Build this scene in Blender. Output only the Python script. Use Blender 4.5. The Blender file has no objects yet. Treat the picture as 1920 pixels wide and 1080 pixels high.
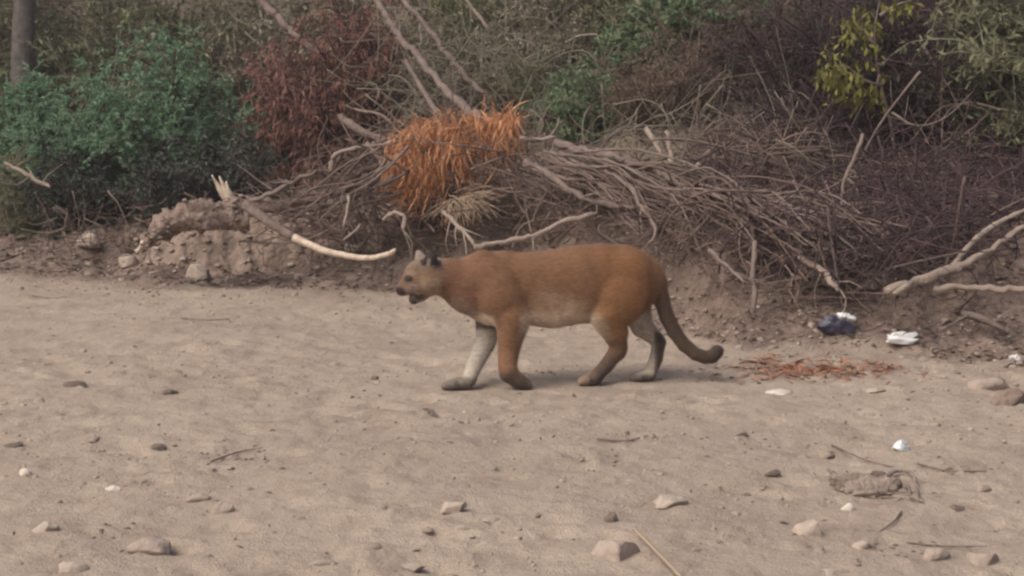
import bpy, math, random
import numpy as np
from mathutils import Vector

# ------------------------------------------------------------------ camera, sky, sun
random.seed(7)
rng = np.random.default_rng(7)
scene = bpy.context.scene
COL = scene.collection
CAM_H, FPX, PITCH = 1.65, 3528.0, math.atan(462.0 / 3528.0)
cd = bpy.data.cameras.new('camera')
cam = bpy.data.objects.new('camera', cd)
COL.objects.link(cam)
cam.location = (0, 0, CAM_H)
cam.rotation_euler = (math.pi / 2 - PITCH, 0, 0)
cd.sensor_width = 36.0
cd.lens = 36.0 * FPX / 1920.0
cd.clip_end = 500
scene.camera = cam

w = bpy.data.worlds.new('World')
scene.world = w
w.use_nodes = True
wn = w.node_tree
sky = wn.nodes.new('ShaderNodeTexSky')
sky.sky_type = 'NISHITA'
sky.sun_disc = False
SUN_EL, SUN_AZ = math.radians(50), math.radians(-125)      # azimuth from +Y towards +X
sky.sun_elevation = SUN_EL
sky.sun_rotation = SUN_AZ
sky.air_density = 0.6
sky.dust_density = 6.0
sky.ozone_density = 0.3
wn.links.new(sky.outputs[0], wn.nodes['Background'].inputs[0])
wn.nodes['Background'].inputs[1].default_value = 0.13
sl = bpy.data.lights.new('sun', 'SUN')
sl.energy = 1.45
sl.angle = math.radians(40)
sl.color = (1.0, 0.93, 0.85)
sun = bpy.data.objects.new('sun', sl)
COL.objects.link(sun)
sd = Vector((math.sin(SUN_AZ) * math.cos(SUN_EL), math.cos(SUN_AZ) * math.cos(SUN_EL), math.sin(SUN_EL)))
sun.rotation_euler = sd.to_track_quat('Z', 'Y').to_euler()
sun.location = (0, 0, 20)
scene.view_settings.view_transform = 'Standard'
scene.view_settings.look = 'None'
scene.view_settings.exposure = 0.22
scene.view_settings.gamma = 1.0
scene.render.engine = 'CYCLES'
scene.cycles.pixel_filter_type = 'BLACKMAN_HARRIS'
scene.cycles.filter_width = 2.5
scene.cycles.max_bounces = 6
scene.cycles.use_denoising = True

CP, SP = math.cos(PITCH), math.sin(PITCH)


def at(px, py, Y):
    """world point at depth Y seen at photo pixel (px, py)"""
    u, v = (px - 960) / FPX, (540 - py) / FPX
    dx, dy, dz = u, CP + v * SP, -SP + v * CP
    t = Y / dy
    return np.array((dx * t, Y, CAM_H + dz * t))


# ------------------------------------------------------------------ noise
def _hash(ix, iy, s):
    h = (ix.astype(np.int64) * 374761393 + iy.astype(np.int64) * 668265263 + s * 982451653) & 0xffffffff
    h = ((h ^ (h >> 13)) * 1274126177) & 0xffffffff
    return ((h ^ (h >> 16)) & 0xffff) / 65535.0


def vnoise(x, y, s=0):
    x = np.asarray(x, float); y = np.asarray(y, float)
    ix, iy = np.floor(x), np.floor(y)
    fx, fy = x - ix, y - iy
    fx = fx * fx * (3 - 2 * fx); fy = fy * fy * (3 - 2 * fy)
    a, b = _hash(ix, iy, s), _hash(ix + 1, iy, s)
    c, d = _hash(ix, iy + 1, s), _hash(ix + 1, iy + 1, s)
    return (a + (b - a) * fx) * (1 - fy) + (c + (d - c) * fx) * fy - 0.5


def fbm(x, y, o=4, s=0):
    r, a, f = 0, 1.0, 1.0
    for i in range(o):
        r = r + a * vnoise(x * f + i * 17.3, y * f - i * 9.1, s + i)
        a *= 0.5; f *= 2.03
    return r


def sstep(a, b, x):
    t = np.clip((x - a) / (b - a), 0, 1)
    return t * t * (3 - 2 * t)


# ------------------------------------------------------------------ terrain
BX = np.array([-40, -8, -3.6, -2.0, -0.92, 0.13, 1.0, 1.22, 2.03, 2.5, 6, 40.])
BY = np.array([14.5, 13.8, 13.2, 12.6, 12.35, 11.7, 10.5, 10.0, 9.72, 9.45, 8.8, 8.5])


def base_y(x):
    return np.interp(x, BX, BY) + 0.12 * vnoise(x * 1.7, x * 0 + 3.1, 5) + 0.06 * vnoise(x * 5.1, x * 0 + 1.1, 6)


_fr = np.random.default_rng(3)
DENT = []
for _ in range(1500):
    yy = 5.2 + 7.5 * _fr.random()
    xx = (_fr.random() - 0.5) * yy * 0.66
    DENT.append((xx, yy, 0.008 + 0.05 * _fr.random() ** 3, (0.6 + 1.3 * _fr.random()), (_fr.random() - 0.55) * 0.038))

for k_ in range(10):                                # the cat's own prints, trailing away to the right
    DENT.append((.62 + .31 * k_ + .03 * _fr.normal(), 8.98 + (.09 if k_ % 2 else -.07) + .02 * k_, .034, 1.3, -.016))
for _ in range(60):                                   # lines of old tracks: pits with a raised far rim
    yy = 5.4 + 6.2 * _fr.random(); xx = (_fr.random() - .5) * yy * .62; a_ = _fr.random() * 6.28
    for k_ in range(_fr.integers(2, 5)):
        qx, qy = xx + math.cos(a_) * .32 * k_ + .05 * _fr.normal(), yy + math.sin(a_) * .32 * k_ + .05 * _fr.normal()
        rr = .03 + .03 * _fr.random(); dp = .012 + .014 * _fr.random()
        DENT.append((qx, qy, rr, 1.0 + .5 * _fr.random(), -dp)); DENT.append((qx + rr * .4, qy + rr * 1.5, rr * .7, 1.8, dp * .6))


def ground_h(x, y):
    x = np.asarray(x, float); y = np.asarray(y, float)
    d = y - base_y(x)
    A = np.interp(x, [-40, -3.5, -1.9, -0.6, 3, 40], [0.45, 0.42, 0.45, 1.0, 1.0, 1.0])
    dd = np.maximum(d, 0)
    h = A * (0.45 * sstep(-0.05, 1.25, d) + 0.22 * np.clip(dd - 0.5, 0, 6))
    h = h + 0.55 * np.maximum(y - 18.5, 0) * sstep(18.5, 20.5, y)
    h = np.minimum(h, 14 + 0 * h)
    soil = sstep(-0.25, 0.5, d)
    h = h + soil * (0.13 * fbm(x * 1.6, y * 1.6, 4, 11) + 0.05 * fbm(x * 6, y * 6, 3, 12))
    h = h + (1 - soil) * 0.05 * fbm(x * 0.6, y * 0.6, 3, 21)
    near = (y < 15) & (y > 4)
    h = h + np.where(near, 0.016 * fbm(x * 4.5, y * 3.6, 3, 31) + 0.010 * fbm(x * 24, y * 18, 3, 33), 0)
    # flatten under the cat's feet
    fl = np.exp(-((x - 0.15) / 0.75) ** 4 - ((y - 9.0) / 0.28) ** 4)
    h = h * (1 - fl) + 0.002 * fl
    return h


def dents(x, y, h):
    for cx, cy, r, asp, dep in DENT:
        m = (np.abs(x - cx) < r * 3.5 * max(asp, 1)) & (np.abs(y - cy) < r * 3.5)
        if m.any():
            q = ((x[m] - cx) / (r * asp)) ** 2 + ((y[m] - cy) / r) ** 2
            h[m] += dep * np.exp(-q) * (1 + 0.35 * vnoise(x[m] * 60, y[m] * 60, 4))
    return h


def ray_ground(px, py, lift=0.0):
    """first point of the terrain met by the ray through a photo pixel"""
    Ys = np.linspace(4.5, 40, 3600)
    u, v = (px - 960) / FPX, (540 - py) / FPX
    t = Ys / (CP + v * SP)
    X, Z = u * t, CAM_H + (-SP + v * CP) * t
    hit = np.nonzero(Z <= ground_h(X, Ys) + lift)[0]
    if len(hit) == 0:
        return np.array((X[-1], Ys[-1], Z[-1]))
    i = hit[0]
    return np.array((X[i], Ys[i], Z[i]))


# ------------------------------------------------------------------ mesh helpers
def new_mesh(name, V, F, mat=None, parent=None, smooth=True, mats=None, midx=None):
    me = bpy.data.meshes.new(name)
    V = np.asarray(V, np.float32)
    if isinstance(F, np.ndarray):
        n, k = F.shape
        me.vertices.add(len(V)); me.vertices.foreach_set('co', V.ravel())
        me.loops.add(n * k); me.loops.foreach_set('vertex_index', F.astype(np.int32).ravel())
        me.polygons.add(n); me.polygons.foreach_set('loop_start', np.arange(0, n * k, k, dtype=np.int32))
        me.update(calc_edges=True)
    else:
        me.from_pydata([tuple(v) for v in V], [], F)
    me.validate()
    me.polygons.foreach_set('use_smooth', [smooth] * len(me.polygons))
    for m in (mats or ([mat] if mat else [])):
        me.materials.append(m)
    if midx is not None:
        me.polygons.foreach_set('material_index', np.asarray(midx, np.int32))
    o = bpy.data.objects.new(name, me)
    COL.objects.link(o)
    if parent is not None:
        o.parent = parent
    return o


def thing(name, loc, label, cat, group=None):
    o = bpy.data.objects.new(name, None)
    o.empty_display_size = 0.1
    o.location = loc
    COL.objects.link(o)
    return tag(o, label, cat, group)


def tag(o, label=None, cat=None, group=None, kind=None):
    if label: o['label'] = label
    if cat: o['category'] = cat
    if group: o['group'] = group
    if kind: o['kind'] = kind
    return o


def copy_tree(o, parent=None):
    c = o.copy(); COL.objects.link(c); c.parent = parent
    for ch in list(o.children):
        copy_tree(ch, c)
    return c


class MB:
    """collects vertices and quads"""
    def __init__(s):
        s.V, s.F, s.M, s.n = [], [], [], 0

    def add(s, V, F, m=0):
        V = np.asarray(V, float); F = np.asarray(F, int)
        s.V.append(V); s.F.append(F + s.n); s.M.append(np.full(len(F), m)); s.n += len(V)

    def build(s, name, mat=None, parent=None, smooth=True, mats=None):
        V = np.concatenate(s.V); F = np.concatenate(s.F)
        if parent is not None:
            V = V - np.array(parent.location)
        return new_mesh(name, V, F, mat, parent, smooth, mats, np.concatenate(s.M) if mats else None)


def spline(P, step):
    P = np.asarray(P, float)
    if len(P) < 3:
        n = max(2, int(np.linalg.norm(P[1] - P[0]) / step) + 1)
        t = np.linspace(0, 1, n)[:, None]
        return P[0] * (1 - t) + P[1] * t
    Q = np.vstack([2 * P[0] - P[1], P, 2 * P[-1] - P[-2]])
    out = []
    for i in range(1, len(Q) - 2):
        n = max(1, int(np.linalg.norm(Q[i + 1][:3] - Q[i][:3]) / step))
        t = (np.arange(n) / n)[:, None]
        a, b, c, d = Q[i - 1], Q[i], Q[i + 1], Q[i + 2]
        out.append(0.5 * (2 * b + (c - a) * t + (2 * a - 5 * b + 4 * c - d) * t ** 2 + (3 * b - a - 3 * c + d) * t ** 3))
    out.append(P[-1:])
    return np.vstack(out)


def tube(mb, P, R, sides=6, rough=0.0, m=0, r_=None):
    """tapered tube along points P with radii R, ends closed to small tips"""
    r_ = r_ or rng
    P = np.asarray(P, float); n = len(P)
    R = np.broadcast_to(np.asarray(R, float), (n,))
    T = np.gradient(P, axis=0)
    T /= np.linalg.norm(T, axis=1)[:, None] + 1e-9
    ref = np.array((0.31, 0.2, 0.93)) if abs(T[:, 2]).mean() < 0.75 else np.array((0.9, 0.3, 0.1))
    A = np.cross(T, ref); A /= np.linalg.norm(A, axis=1)[:, None] + 1e-9
    B = np.cross(T, A)
    th = np.arange(sides) * 2 * math.pi / sides
    rad = R[:, None] * np.ones((1, sides))
    if rough:
        sd = int(r_.integers(1, 9999))
        u = np.concatenate([[0], np.cumsum(np.linalg.norm(np.diff(P, axis=0), axis=1))])[:, None] / (np.mean(R) * 4 + 1e-4)
        ca, sa = np.cos(th)[None, :] * 1.1, np.sin(th)[None, :] * 1.1
        rad = rad * np.clip(1 + rough * (1.3 * fbm(ca + u * .35, sa + u * 0.2, 3, sd) + .8 * vnoise(u * 1.3, u * 0 + 2.2, sd + 7)), .35, 1.9)
    V = P[:, None, :] + rad[..., None] * (np.cos(th)[None, :, None] * A[:, None, :] + np.sin(th)[None, :, None] * B[:, None, :])
    V = V.reshape(-1, 3)
    i = np.arange(n - 1)[:, None] * sides; j = np.arange(sides)[None, :]; j2 = (j + 1) % sides
    F = np.stack([i + j, i + j2, i + sides + j2, i + sides + j], -1).reshape(-1, 4)
    caps = []
    if sides >= 4:
        for o, rev in ((0, True), ((n - 1) * sides, False)):
            for k in range(1, sides - 2, 2):
                q = [o, o + k, o + k + 1, o + k + 2 if k + 2 < sides else o + k + 1]
                if len(set(q)) == 4:
                    caps.append(q[::-1] if rev else q)
    if caps:
        F = np.vstack([F, np.array(caps)])
    mb.add(V, F, m)


def leaves(mb, C, D, L, W, r_=None, fold=0.15, m=0):
    """kite leaves: root C, direction D, length L, width W (arrays)"""
    r_ = r_ or rng
    n = len(C)
    D = D / (np.linalg.norm(D, axis=1)[:, None] + 1e-9)
    S = np.cross(D, r_.normal(size=(n, 3)) * 0.55 + np.array((0, 0, 1.0)))
    S /= np.linalg.norm(S, axis=1)[:, None] + 1e-9
    N = np.cross(S, D)
    L = np.asarray(L)[:, None]; W = np.asarray(W)[:, None]
    V = np.stack([C, C + D * L * 0.5 + S * W * 0.5 + N * W * fold, C + D * L - N * L * 0.12, C + D * L * 0.5 - S * W * 0.5 + N * W * fold], 1).reshape(-1, 3)
    mb.add(V, np.arange(4 * n).reshape(-1, 4), m)


# ------------------------------------------------------------------ materials
def mat(name, c1, c2=None, rough=0.9, island=0.0, nscale=0.0, nmix=0.5, bump=0.0, bscale=40.0, spec=0.25, stretch=None, trans=0.0):
    m = bpy.data.materials.new(name); m.use_nodes = True
    nt = m.node_tree; nd = nt.nodes; lk = nt.links
    b = nd['Principled BSDF']
    b.inputs['Roughness'].default_value = rough
    b.inputs['Specular IOR Level'].default_value = spec
    c2 = c2 or c1
    mix = nd.new('ShaderNodeMix'); mix.data_type = 'RGBA'
    mix.inputs[6].default_value = (*c1, 1); mix.inputs[7].default_value = (*c2, 1)
    fac = None
    tc = nd.new('ShaderNodeTexCoord')
    src = tc.outputs['Object']
    if stretch:
        mp = nd.new('ShaderNodeMapping'); mp.inputs['Scale'].default_value = stretch
        lk.new(src, mp.inputs[0]); src = mp.outputs[0]
    if nscale:
        n = nd.new('ShaderNodeTexNoise'); n.inputs['Scale'].default_value = nscale; n.inputs['Detail'].default_value = 6
        lk.new(src, n.inputs['Vector'])
        mr = nd.new('ShaderNodeMapRange'); mr.inputs[1].default_value = 0.3; mr.inputs[2].default_value = 0.7
        lk.new(n.outputs[0], mr.inputs[0]); fac = mr.outputs[0]
    if island:
        g = nd.new('ShaderNodeNewGeometry')
        if fac is not None:
            a = nd.new('ShaderNodeMix'); a.data_type = 'FLOAT'; a.inputs[0].default_value = nmix
            lk.new(g.outputs['Random Per Island'], a.inputs[2]); lk.new(fac, a.inputs[3]); fac = a.outputs[0]
        else:
            fac = g.outputs['Random Per Island']
    if fac is not None:
        lk.new(fac, mix.inputs[0])
    else:
        mix.inputs[0].default_value = 0
    lk.new(mix.outputs[2], b.inputs['Base Color'])
    if bump:
        bn = nd.new('ShaderNodeTexNoise'); bn.inputs['Scale'].default_value = bscale; bn.inputs['Detail'].default_value = 5
        lk.new(src, bn.inputs['Vector'])
        bp = nd.new('ShaderNodeBump'); bp.inputs['Strength'].default_value = bump; bp.inputs['Distance'].default_value = 0.02
        lk.new(bn.outputs[0], bp.inputs['Height']); lk.new(bp.outputs[0], b.inputs['Normal'])
    if trans:
        b.inputs['Transmission Weight'].default_value = 0
        tr = nd.new('ShaderNodeBsdfTranslucent'); lk.new(mix.outputs[2], tr.inputs[0])
        ms = nd.new('ShaderNodeMixShader'); ms.inputs[0].default_value = trans
        lk.new(b.outputs[0], ms.inputs[1]); lk.new(tr.outputs[0], ms.inputs[2])
        lk.new(ms.outputs[0], nd['Material Output'].inputs[0])
    return m


M = {
    'bark_grey': mat('bark_grey', (.29, .23, .195), (.12, .088, .075), island=.4, nscale=14, bump=.7, bscale=60),
    'bark_brown': mat('bark_brown', (.20, .142, .118), (.09, .063, .054), island=.4, nscale=14, bump=.7, bscale=60),
    'bark_dark': mat('bark_dark', (.14, .10, .095), (.07, .05, .048), island=.4, nscale=14, bump=.6, bscale=60),
    'driftwood': mat('driftwood', (.36, .295, .245), (.20, .155, .13), nscale=20, bump=.8, bscale=70),
    'bark_shade': mat('bark_shade', (.17, .15, .138), (.09, .08, .075), nscale=14, bump=.7, bscale=60),
    'leaf_brown': mat('leaf_brown', (.26, .19, .145), (.13, .095, .075), island=1, trans=.15),
    'bare_wood': mat('bare_wood', (.66, .56, .45), (.40, .31, .235), nscale=25, bump=.3, bscale=90, rough=.7),
    'pale_wood': mat('pale_wood', (.40, .33, .27), (.20, .15, .122), island=.4, nscale=14, bump=.6, bscale=60),
    'twig': mat('twig', (.26, .19, .155), (.10, .072, .06), island=1),
    'twig_dark': mat('twig_dark', (.105, .068, .072), (.034, .021, .025), island=1),  # purple-brown dead twigs, darkened further for the shade of the thicket
    'twig_grey': mat('twig_grey', (.31, .28, .215), (.165, .142, .108), island=1),
    'leaf_green': mat('leaf_green', (.30, .47, .29), (.15, .25, .16), island=1, trans=.4, rough=.6),
    'leaf_bright': mat('leaf_bright', (.23, .32, .18), (.13, .19, .10), island=1, trans=.4, rough=.6),
    'leaf_olive': mat('leaf_olive', (.27, .285, .16), (.14, .15, .09), island=1, trans=.2),
    'leaf_dry': mat('leaf_dry', (.37, .335, .245), (.20, .175, .13), island=1, trans=.15),
    'leaf_yellow': mat('leaf_yellow', (.27, .26, .065), (.15, .145, .045), island=1, trans=.25, rough=.6),
    'leaf_dark': mat('leaf_dark', (.10, .115, .09), (.05, .06, .052), island=1, trans=.15),
    'leaf_red': mat('leaf_red', (.34, .17, .13), (.165, .088, .07), island=1, trans=.15),
    'leaf_orange': mat('leaf_orange', (.74, .39, .20), (.38, .19, .10), island=1, trans=.25),
    'straw': mat('straw', (.48, .38, .27), (.27, .20, .14), island=1),
    'litter': mat('litter', (.23, .17, .135), (.09, .065, .053), island=1),
    'needle_litter': mat('needle_litter', (.36, .17, .10), (.17, .085, .055), island=1),
    'stone_pale': mat('stone_pale', (.46, .39, .32), (.34, .28, .228), nscale=18, bump=.5, bscale=50),
    'stone_tan': mat('stone_tan', (.40, .33, .27), (.30, .243, .2), nscale=18, bump=.5, bscale=50),
    'stone_grey': mat('stone_grey', (.40, .345, .29), (.28, .235, .195), nscale=18, bump=.5, bscale=50),
    'stone_and_shadow_dark': mat('stone_and_shadow_dark', (.19, .15, .122), (.12, .095, .078), nscale=18, bump=.5, bscale=50),  # dark stone tone, also standing for small shadows on the sand
    'stone_white': mat('stone_white', (.68, .62, .54), (.50, .44, .37), nscale=18, bump=.3, bscale=50),
    'earth': mat('earth', (.30, .232, .188), (.15, .11, .088), nscale=9, bump=1.0, bscale=30),
    'gravel': mat('gravel', (.42, .345, .28), (.19, .15, .12), island=1),
    'sand_crumb': mat('sand_crumb', (.42, .345, .275), (.30, .24, .19), island=1),
    'plastic_white': mat('plastic_white', (.86, .86, .84), (.68, .68, .66), nscale=12, rough=.4, spec=.5),
    'plastic_blue': mat('plastic_blue', (.035, .037, .065), (.06, .055, .08), nscale=12, rough=.45, spec=.5),
    'foil': mat('foil', (.68, .72, .73), (.40, .44, .45), nscale=20, rough=.35, spec=.6),
}


def ground_material():
    m = bpy.data.materials.new('sand_and_soil'); m.use_nodes = True
    nt = m.node_tree; nd = nt.nodes; lk = nt.links
    b = nd['Principled BSDF']; b.inputs['Roughness'].default_value = .95; b.inputs['Specular IOR Level'].default_value = .15
    tc = nd.new('ShaderNodeTexCoord')

    def noise(scale, detail=5, stretch=None):
        n = nd.new('ShaderNodeTexNoise'); n.inputs['Scale'].default_value = scale; n.inputs['Detail'].default_value = detail
        s = tc.outputs['Object']
        if stretch:
            mp = nd.new('ShaderNodeMapping'); mp.inputs['Scale'].default_value = stretch
            lk.new(s, mp.inputs[0]); s = mp.outputs[0]
        lk.new(s, n.inputs['Vector']); return n.outputs[0]

    def rng_(v, a, b_, lo=0, hi=1):
        r = nd.new('ShaderNodeMapRange'); r.inputs[1].default_value = a; r.inputs[2].default_value = b_
        r.inputs[3].default_value = lo; r.inputs[4].default_value = hi
        lk.new(v, r.inputs[0]); return r.outputs[0]

    def mix(f, a, b_):
        x = nd.new('ShaderNodeMix'); x.data_type = 'RGBA'
        if isinstance(f, float): x.inputs[0].default_value = f
        else: lk.new(f, x.inputs[0])
        for i, c in ((6, a), (7, b_)):
            if isinstance(c, tuple): x.inputs[i].default_value = (*c, 1)
            else: lk.new(c, x.inputs[i])
        return x.outputs[2]

    def attr(n):
        a = nd.new('ShaderNodeAttribute'); a.attribute_name = n; return a.outputs['Fac']
    sand = mix(rng_(noise(0.9, 4), .35, .65), (.45, .372, .295), (.385, .314, .25))
    sand = mix(rng_(noise(6, 8, (1, .7, 1)), .47, .70, 0, .75), sand, (.31, .245, .195))
    sand = mix(rng_(noise(70, 4), .5, .8, 0, .45), sand, (.22, .175, .14))
    sand = mix(rng_(noise(55, 3), .3, .42, .35, 0), sand, (.55, .46, .38))
    soil = mix(rng_(noise(3.5, 6), .35, .65), (.27, .205, .168), (.16, .118, .097))
    soil = mix(rng_(noise(28, 5), .45, .7, 0, .7), soil, (.095, .068, .056))
    soil = mix(rng_(noise(40, 3), .28, .4, .5, 0), soil, (.36, .28, .22))
    top = mix(rng_(noise(2.2, 6), .35, .65), (.25, .205, .155), (.15, .12, .09))
    top = mix(rng_(noise(24, 5), .42, .65, 0, .8), top, (.075, .06, .046))
    c = mix(attr('soil'), sand, soil)
    c = mix(attr('upland'), c, top)
    lk.new(c, b.inputs['Base Color'])
    bp = nd.new('ShaderNodeBump'); bp.inputs['Strength'].default_value = .8; bp.inputs['Distance'].default_value = .014
    add = nd.new('ShaderNodeMath'); add.operation = 'ADD'
    lk.new(noise(45, 6), add.inputs[0]); lk.new(noise(160, 3), add.inputs[1])
    lk.new(add.outputs[0], bp.inputs['Height']); lk.new(bp.outputs[0], b.inputs['Normal'])
    return m


def build_ground():
    def axis(dense0, dense1, step, lo, hi, g=1.25):
        a = list(np.arange(dense0, dense1, step))
        s, x = step, dense1
        while x < hi:
            a.append(x); s *= g; x += s
        a.append(hi)
        s, x, pre = step, dense0, []
        while x > lo:
            s *= g; x -= s; pre.append(max(x, lo))
        return np.array(pre[::-1] + a)
    xs = axis(-4.4, 4.4, 0.017, -120, 120)
    ys = np.concatenate([axis(5.6, 10.5, 0.016, -40, 10.5)[:-1], np.arange(10.5, 15.5, 0.026)])
    s, y, ex = 0.03, 15.5, []
    while y < 140:
        ex.append(y); s *= 1.12; y += s
    ys = np.unique(np.concatenate([ys, ex, [140]]))
    X, Y = np.meshgrid(xs, ys)
    Hh = dents(X, Y, ground_h(X, Y))
    nx, ny = len(xs), len(ys)
    V = np.stack([X, Y, Hh], -1).reshape(-1, 3)
    i = np.arange(ny - 1)[:, None] * nx; j = np.arange(nx - 1)[None, :]
    F = np.stack([i + j, i + j + 1, i + nx + j + 1, i + nx + j], -1).reshape(-1, 4)
    o = new_mesh('ground', V, F, ground_material())
    d = (Y - base_y(X)).ravel()
    edge = 0.35 * fbm(X * 2.3, Y * 2.3, 4, 51).ravel()
    soil = sstep(-0.18, 0.25, d + edge)
    up = sstep(1.5, 2.6, d + edge * 1.5)
    for n, a in (('soil', soil), ('upland', up)):
        at_ = o.data.attributes.new(n, 'FLOAT', 'POINT'); at_.data.foreach_set('value', a.astype(np.float32))
    tag(o, kind='structure')


build_ground()


# ------------------------------------------------------------------ the cougar
def surface_nets(D, org, h):
    s = D < 0
    nx, ny, nz = D.shape
    vsum = np.zeros((nx - 1, ny - 1, nz - 1, 3)); cnt = np.zeros((nx - 1, ny - 1, nz - 1))
    cor = [(a, b, c) for a in (0, 1) for b in (0, 1) for c in (0, 1)]
    sl = lambda A, o: A[o[0]:nx - 1 + o[0], o[1]:ny - 1 + o[1], o[2]:nz - 1 + o[2]]
    for a in cor:
        for ax in range(3):
            if a[ax]: continue
            b = list(a); b[ax] = 1
            da, db = sl(D, a), sl(D, b)
            m = (da < 0) != (db < 0)
            t = np.where(m, da / (da - db + 1e-12), 0)
            for k in range(3):
                vsum[..., k] += np.where(m, a[k] + (t if k == ax else 0), 0)
            cnt += m
    act = cnt > 0
    idx = np.full(act.shape, -1); idx[act] = np.arange(act.sum())
    ii = np.argwhere(act)
    V = (ii + vsum[act] / cnt[act][:, None]) * h + org
    F = []
    for ax in range(3):
        o1, o2 = [k for k in range(3) if k != ax]
        lo = [slice(None)] * 3; hi = [slice(None)] * 3
        lo[ax] = slice(0, -1); hi[ax] = slice(1, None)
        e = np.argwhere(s[tuple(lo)] != s[tuple(hi)])
        e = e[(e[:, o1] > 0) & (e[:, o2] > 0) & (e[:, o1] < D.shape[o1] - 1) & (e[:, o2] < D.shape[o2] - 1)]
        ins = s[tuple(e.T)]
        q = []
        for (a, b) in ((-1, -1), (0, -1), (0, 0), (-1, 0)):
            c = e.copy(); c[:, o1] += a; c[:, o2] += b
            q.append(idx[tuple(c.T)])
        q = np.stack(q, 1)
        flip = ins if ax != 1 else ~ins
        q[~flip] = q[~flip][:, ::-1]
        F.append(q)
    return V, np.concatenate(F)


def cougar_y(px):
    return 9.0 + (px - 1000) * 0.0004


def build_cougar():
    S = 1 / 392.0
    h = 0.006
    org = np.array((-0.66, 8.72, -0.05)); ext = np.array((1.80, 0.62, 0.80))
    n = np.ceil(ext / h).astype(int)
    D = np.full(tuple(n), 1.0)
    AX = [org[k] + np.arange(n[k]) * h for k in range(3)]

    def cone(pts, k, ys=1.0):
        """pts: (px, py, yoff, r px) chain; ys: width over height"""
        P = [(at(p[0], p[1], cougar_y(p[0]) + p[2]), p[3] * S) for p in pts]
        lo = np.min([a - r for a, r in P], 0) - 0.08; hi = np.max([a + r for a, r in P], 0) + 0.08
        i0 = np.clip(((lo - org) / h).astype(int), 0, n); i1 = np.clip(((hi - org) / h).astype(int) + 1, 0, n)
        x = AX[0][i0[0]:i1[0]][:, None, None]; y = AX[1][i0[1]:i1[1]][None, :, None]; z = AX[2][i0[2]:i1[2]][None, None, :]
        d = None
        for (a, ra), (b, rb) in zip(P[:-1], P[1:]):
            ba = b - a
            t = np.clip(((x - a[0]) * ba[0] + (y - a[1]) * ba[1] + (z - a[2]) * ba[2]) / (ba @ ba + 1e-9), 0, 1)
            dx = x - a[0] - t * ba[0]; dy = (y - a[1] - t * ba[1]) / ys; dz = z - a[2] - t * ba[2]
            e = np.sqrt(dx * dx + dy * dy + dz * dz) - (ra + (rb - ra) * t)
            if d is None: d = e
            else:
                hh = np.maximum(.006 - np.abs(d - e), 0) / .006
                d = np.minimum(d, e) - hh * hh * .0015
        s_ = (slice(i0[0], i1[0]), slice(i0[1], i1[1]), slice(i0[2], i1[2]))
        c = D[s_]
        hh = np.maximum(k - np.abs(c - d), 0) / k
        D[s_] = np.minimum(c, d) - hh * hh * k * 0.25
    def carve(p, r, k=0.012, ys=1.0):
        a = at(p[0], p[1], cougar_y(p[0]) + p[2]); r = r * S
        x = AX[0][:, None, None] - a[0]; y = (AX[1][None, :, None] - a[1]) / ys; z = AX[2][None, None, :] - a[2]
        d = -(np.sqrt(x * x + y * y + z * z) - r)
        hh = np.maximum(k - np.abs(D - d), 0) / k
        D[:] = np.maximum(D, d) + hh * hh * k * 0.25
    # trunk
    cone([(838, 521, 0, 34), (885, 534, 0, 54), (925, 543, 0, 67), (975, 539, 0, 66), (1030, 541, 0, 72), (1082, 533, 0, 74),
          (1125, 526, 0, 71), (1165, 524, 0, 66), (1196, 528, 0, 50), (1212, 535, 0, 36)], 0.05, .66)
    cone([(900, 499, 0, 24), (942, 494, 0, 22)], 0.04, .9)                     # withers
    for sgn in (-1, 1):                                                             # belly, nearly upright at the sides
        cone([(1000, 583, sgn * .05, 24), (1040, 588, sgn * .052, 24), (1086, 572, sgn * .05, 25)], 0.04, 1.0)
    cone([(1096, 588, 0, 10), (1103, 600, 0, 6)], 0.02, 1.0)
    # neck and head
    cone([(796, 514, 0, 27), (840, 521, 0, 35), (880, 545, 0, 42)], 0.03, .82)
    cone([(801, 513, 0, 33), (787, 517, 0, 29)], 0.03, .95)
    cone([(786, 517, 0, 25), (767, 533, 0, 17.5), (753, 543, 0, 12)], 0.018, .95)   # muzzle
    cone([(766, 541, -0.02, 10.5), (758, 546, -0.016, 9)], 0.012)                # lip pads
    cone([(766, 541, 0.02, 10.5), (758, 546, 0.016, 9)], 0.012)
    cone([(774, 505, -.03, 8), (783, 500, -.035, 9)], 0.015)                     # brows
    cone([(774, 505, .03, 8), (783, 500, .035, 9)], 0.015)
    cone([(803, 532, -0.045, 18), (817, 530, -0.04, 19)], 0.03)
    cone([(803, 532, 0.045, 18), (817, 530, 0.04, 19)], 0.03)
    cone([(808, 538, 0, 16), (789, 553, 0, 12.5), (776, 561, 0, 10)], 0.012, 1.2)  # lower jaw
    carve((761, 557, 0), 5, 0.006, 2.6)
    carve((767, 521, -0.066), 5.0, 0.012)                                        # eye sockets
    carve((767, 521, 0.066), 5.0, 0.012)
    # ears: flattened cups
    for sgn, pts in ((-1, [(803, 502, 15), (807, 490, 14), (810, 483, 10)]), (1, [(793, 496, 13), (788, 484, 11), (785, 474, 6.5)])):
        cone([(a, b, sgn * (.05 + .0012 * (502 - b)), r) for a, b, r in pts], 0.008, .42)
    # near foreleg
    cone([(915, 520, -.062, 34), (938, 560, -.085, 43), (955, 588, -.088, 36), (965, 606, -.088, 25)], 0.022, .5)
    cone([(905, 490, -.04, 22), (935, 530, -.085, 30)], 0.03, .5)
    fy = lambda px, py: ray_ground(px, py)[1] - cougar_y(px)
    nf = fy(965, 731)
    cone([(962, 596, -.085, 31), (958, 626, -.085, 26), (953, 660, -.09, 20), (951, 686, nf * .6 - .035, 17.5), (953, 700, nf, 17)], 0.022, .85)
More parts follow.
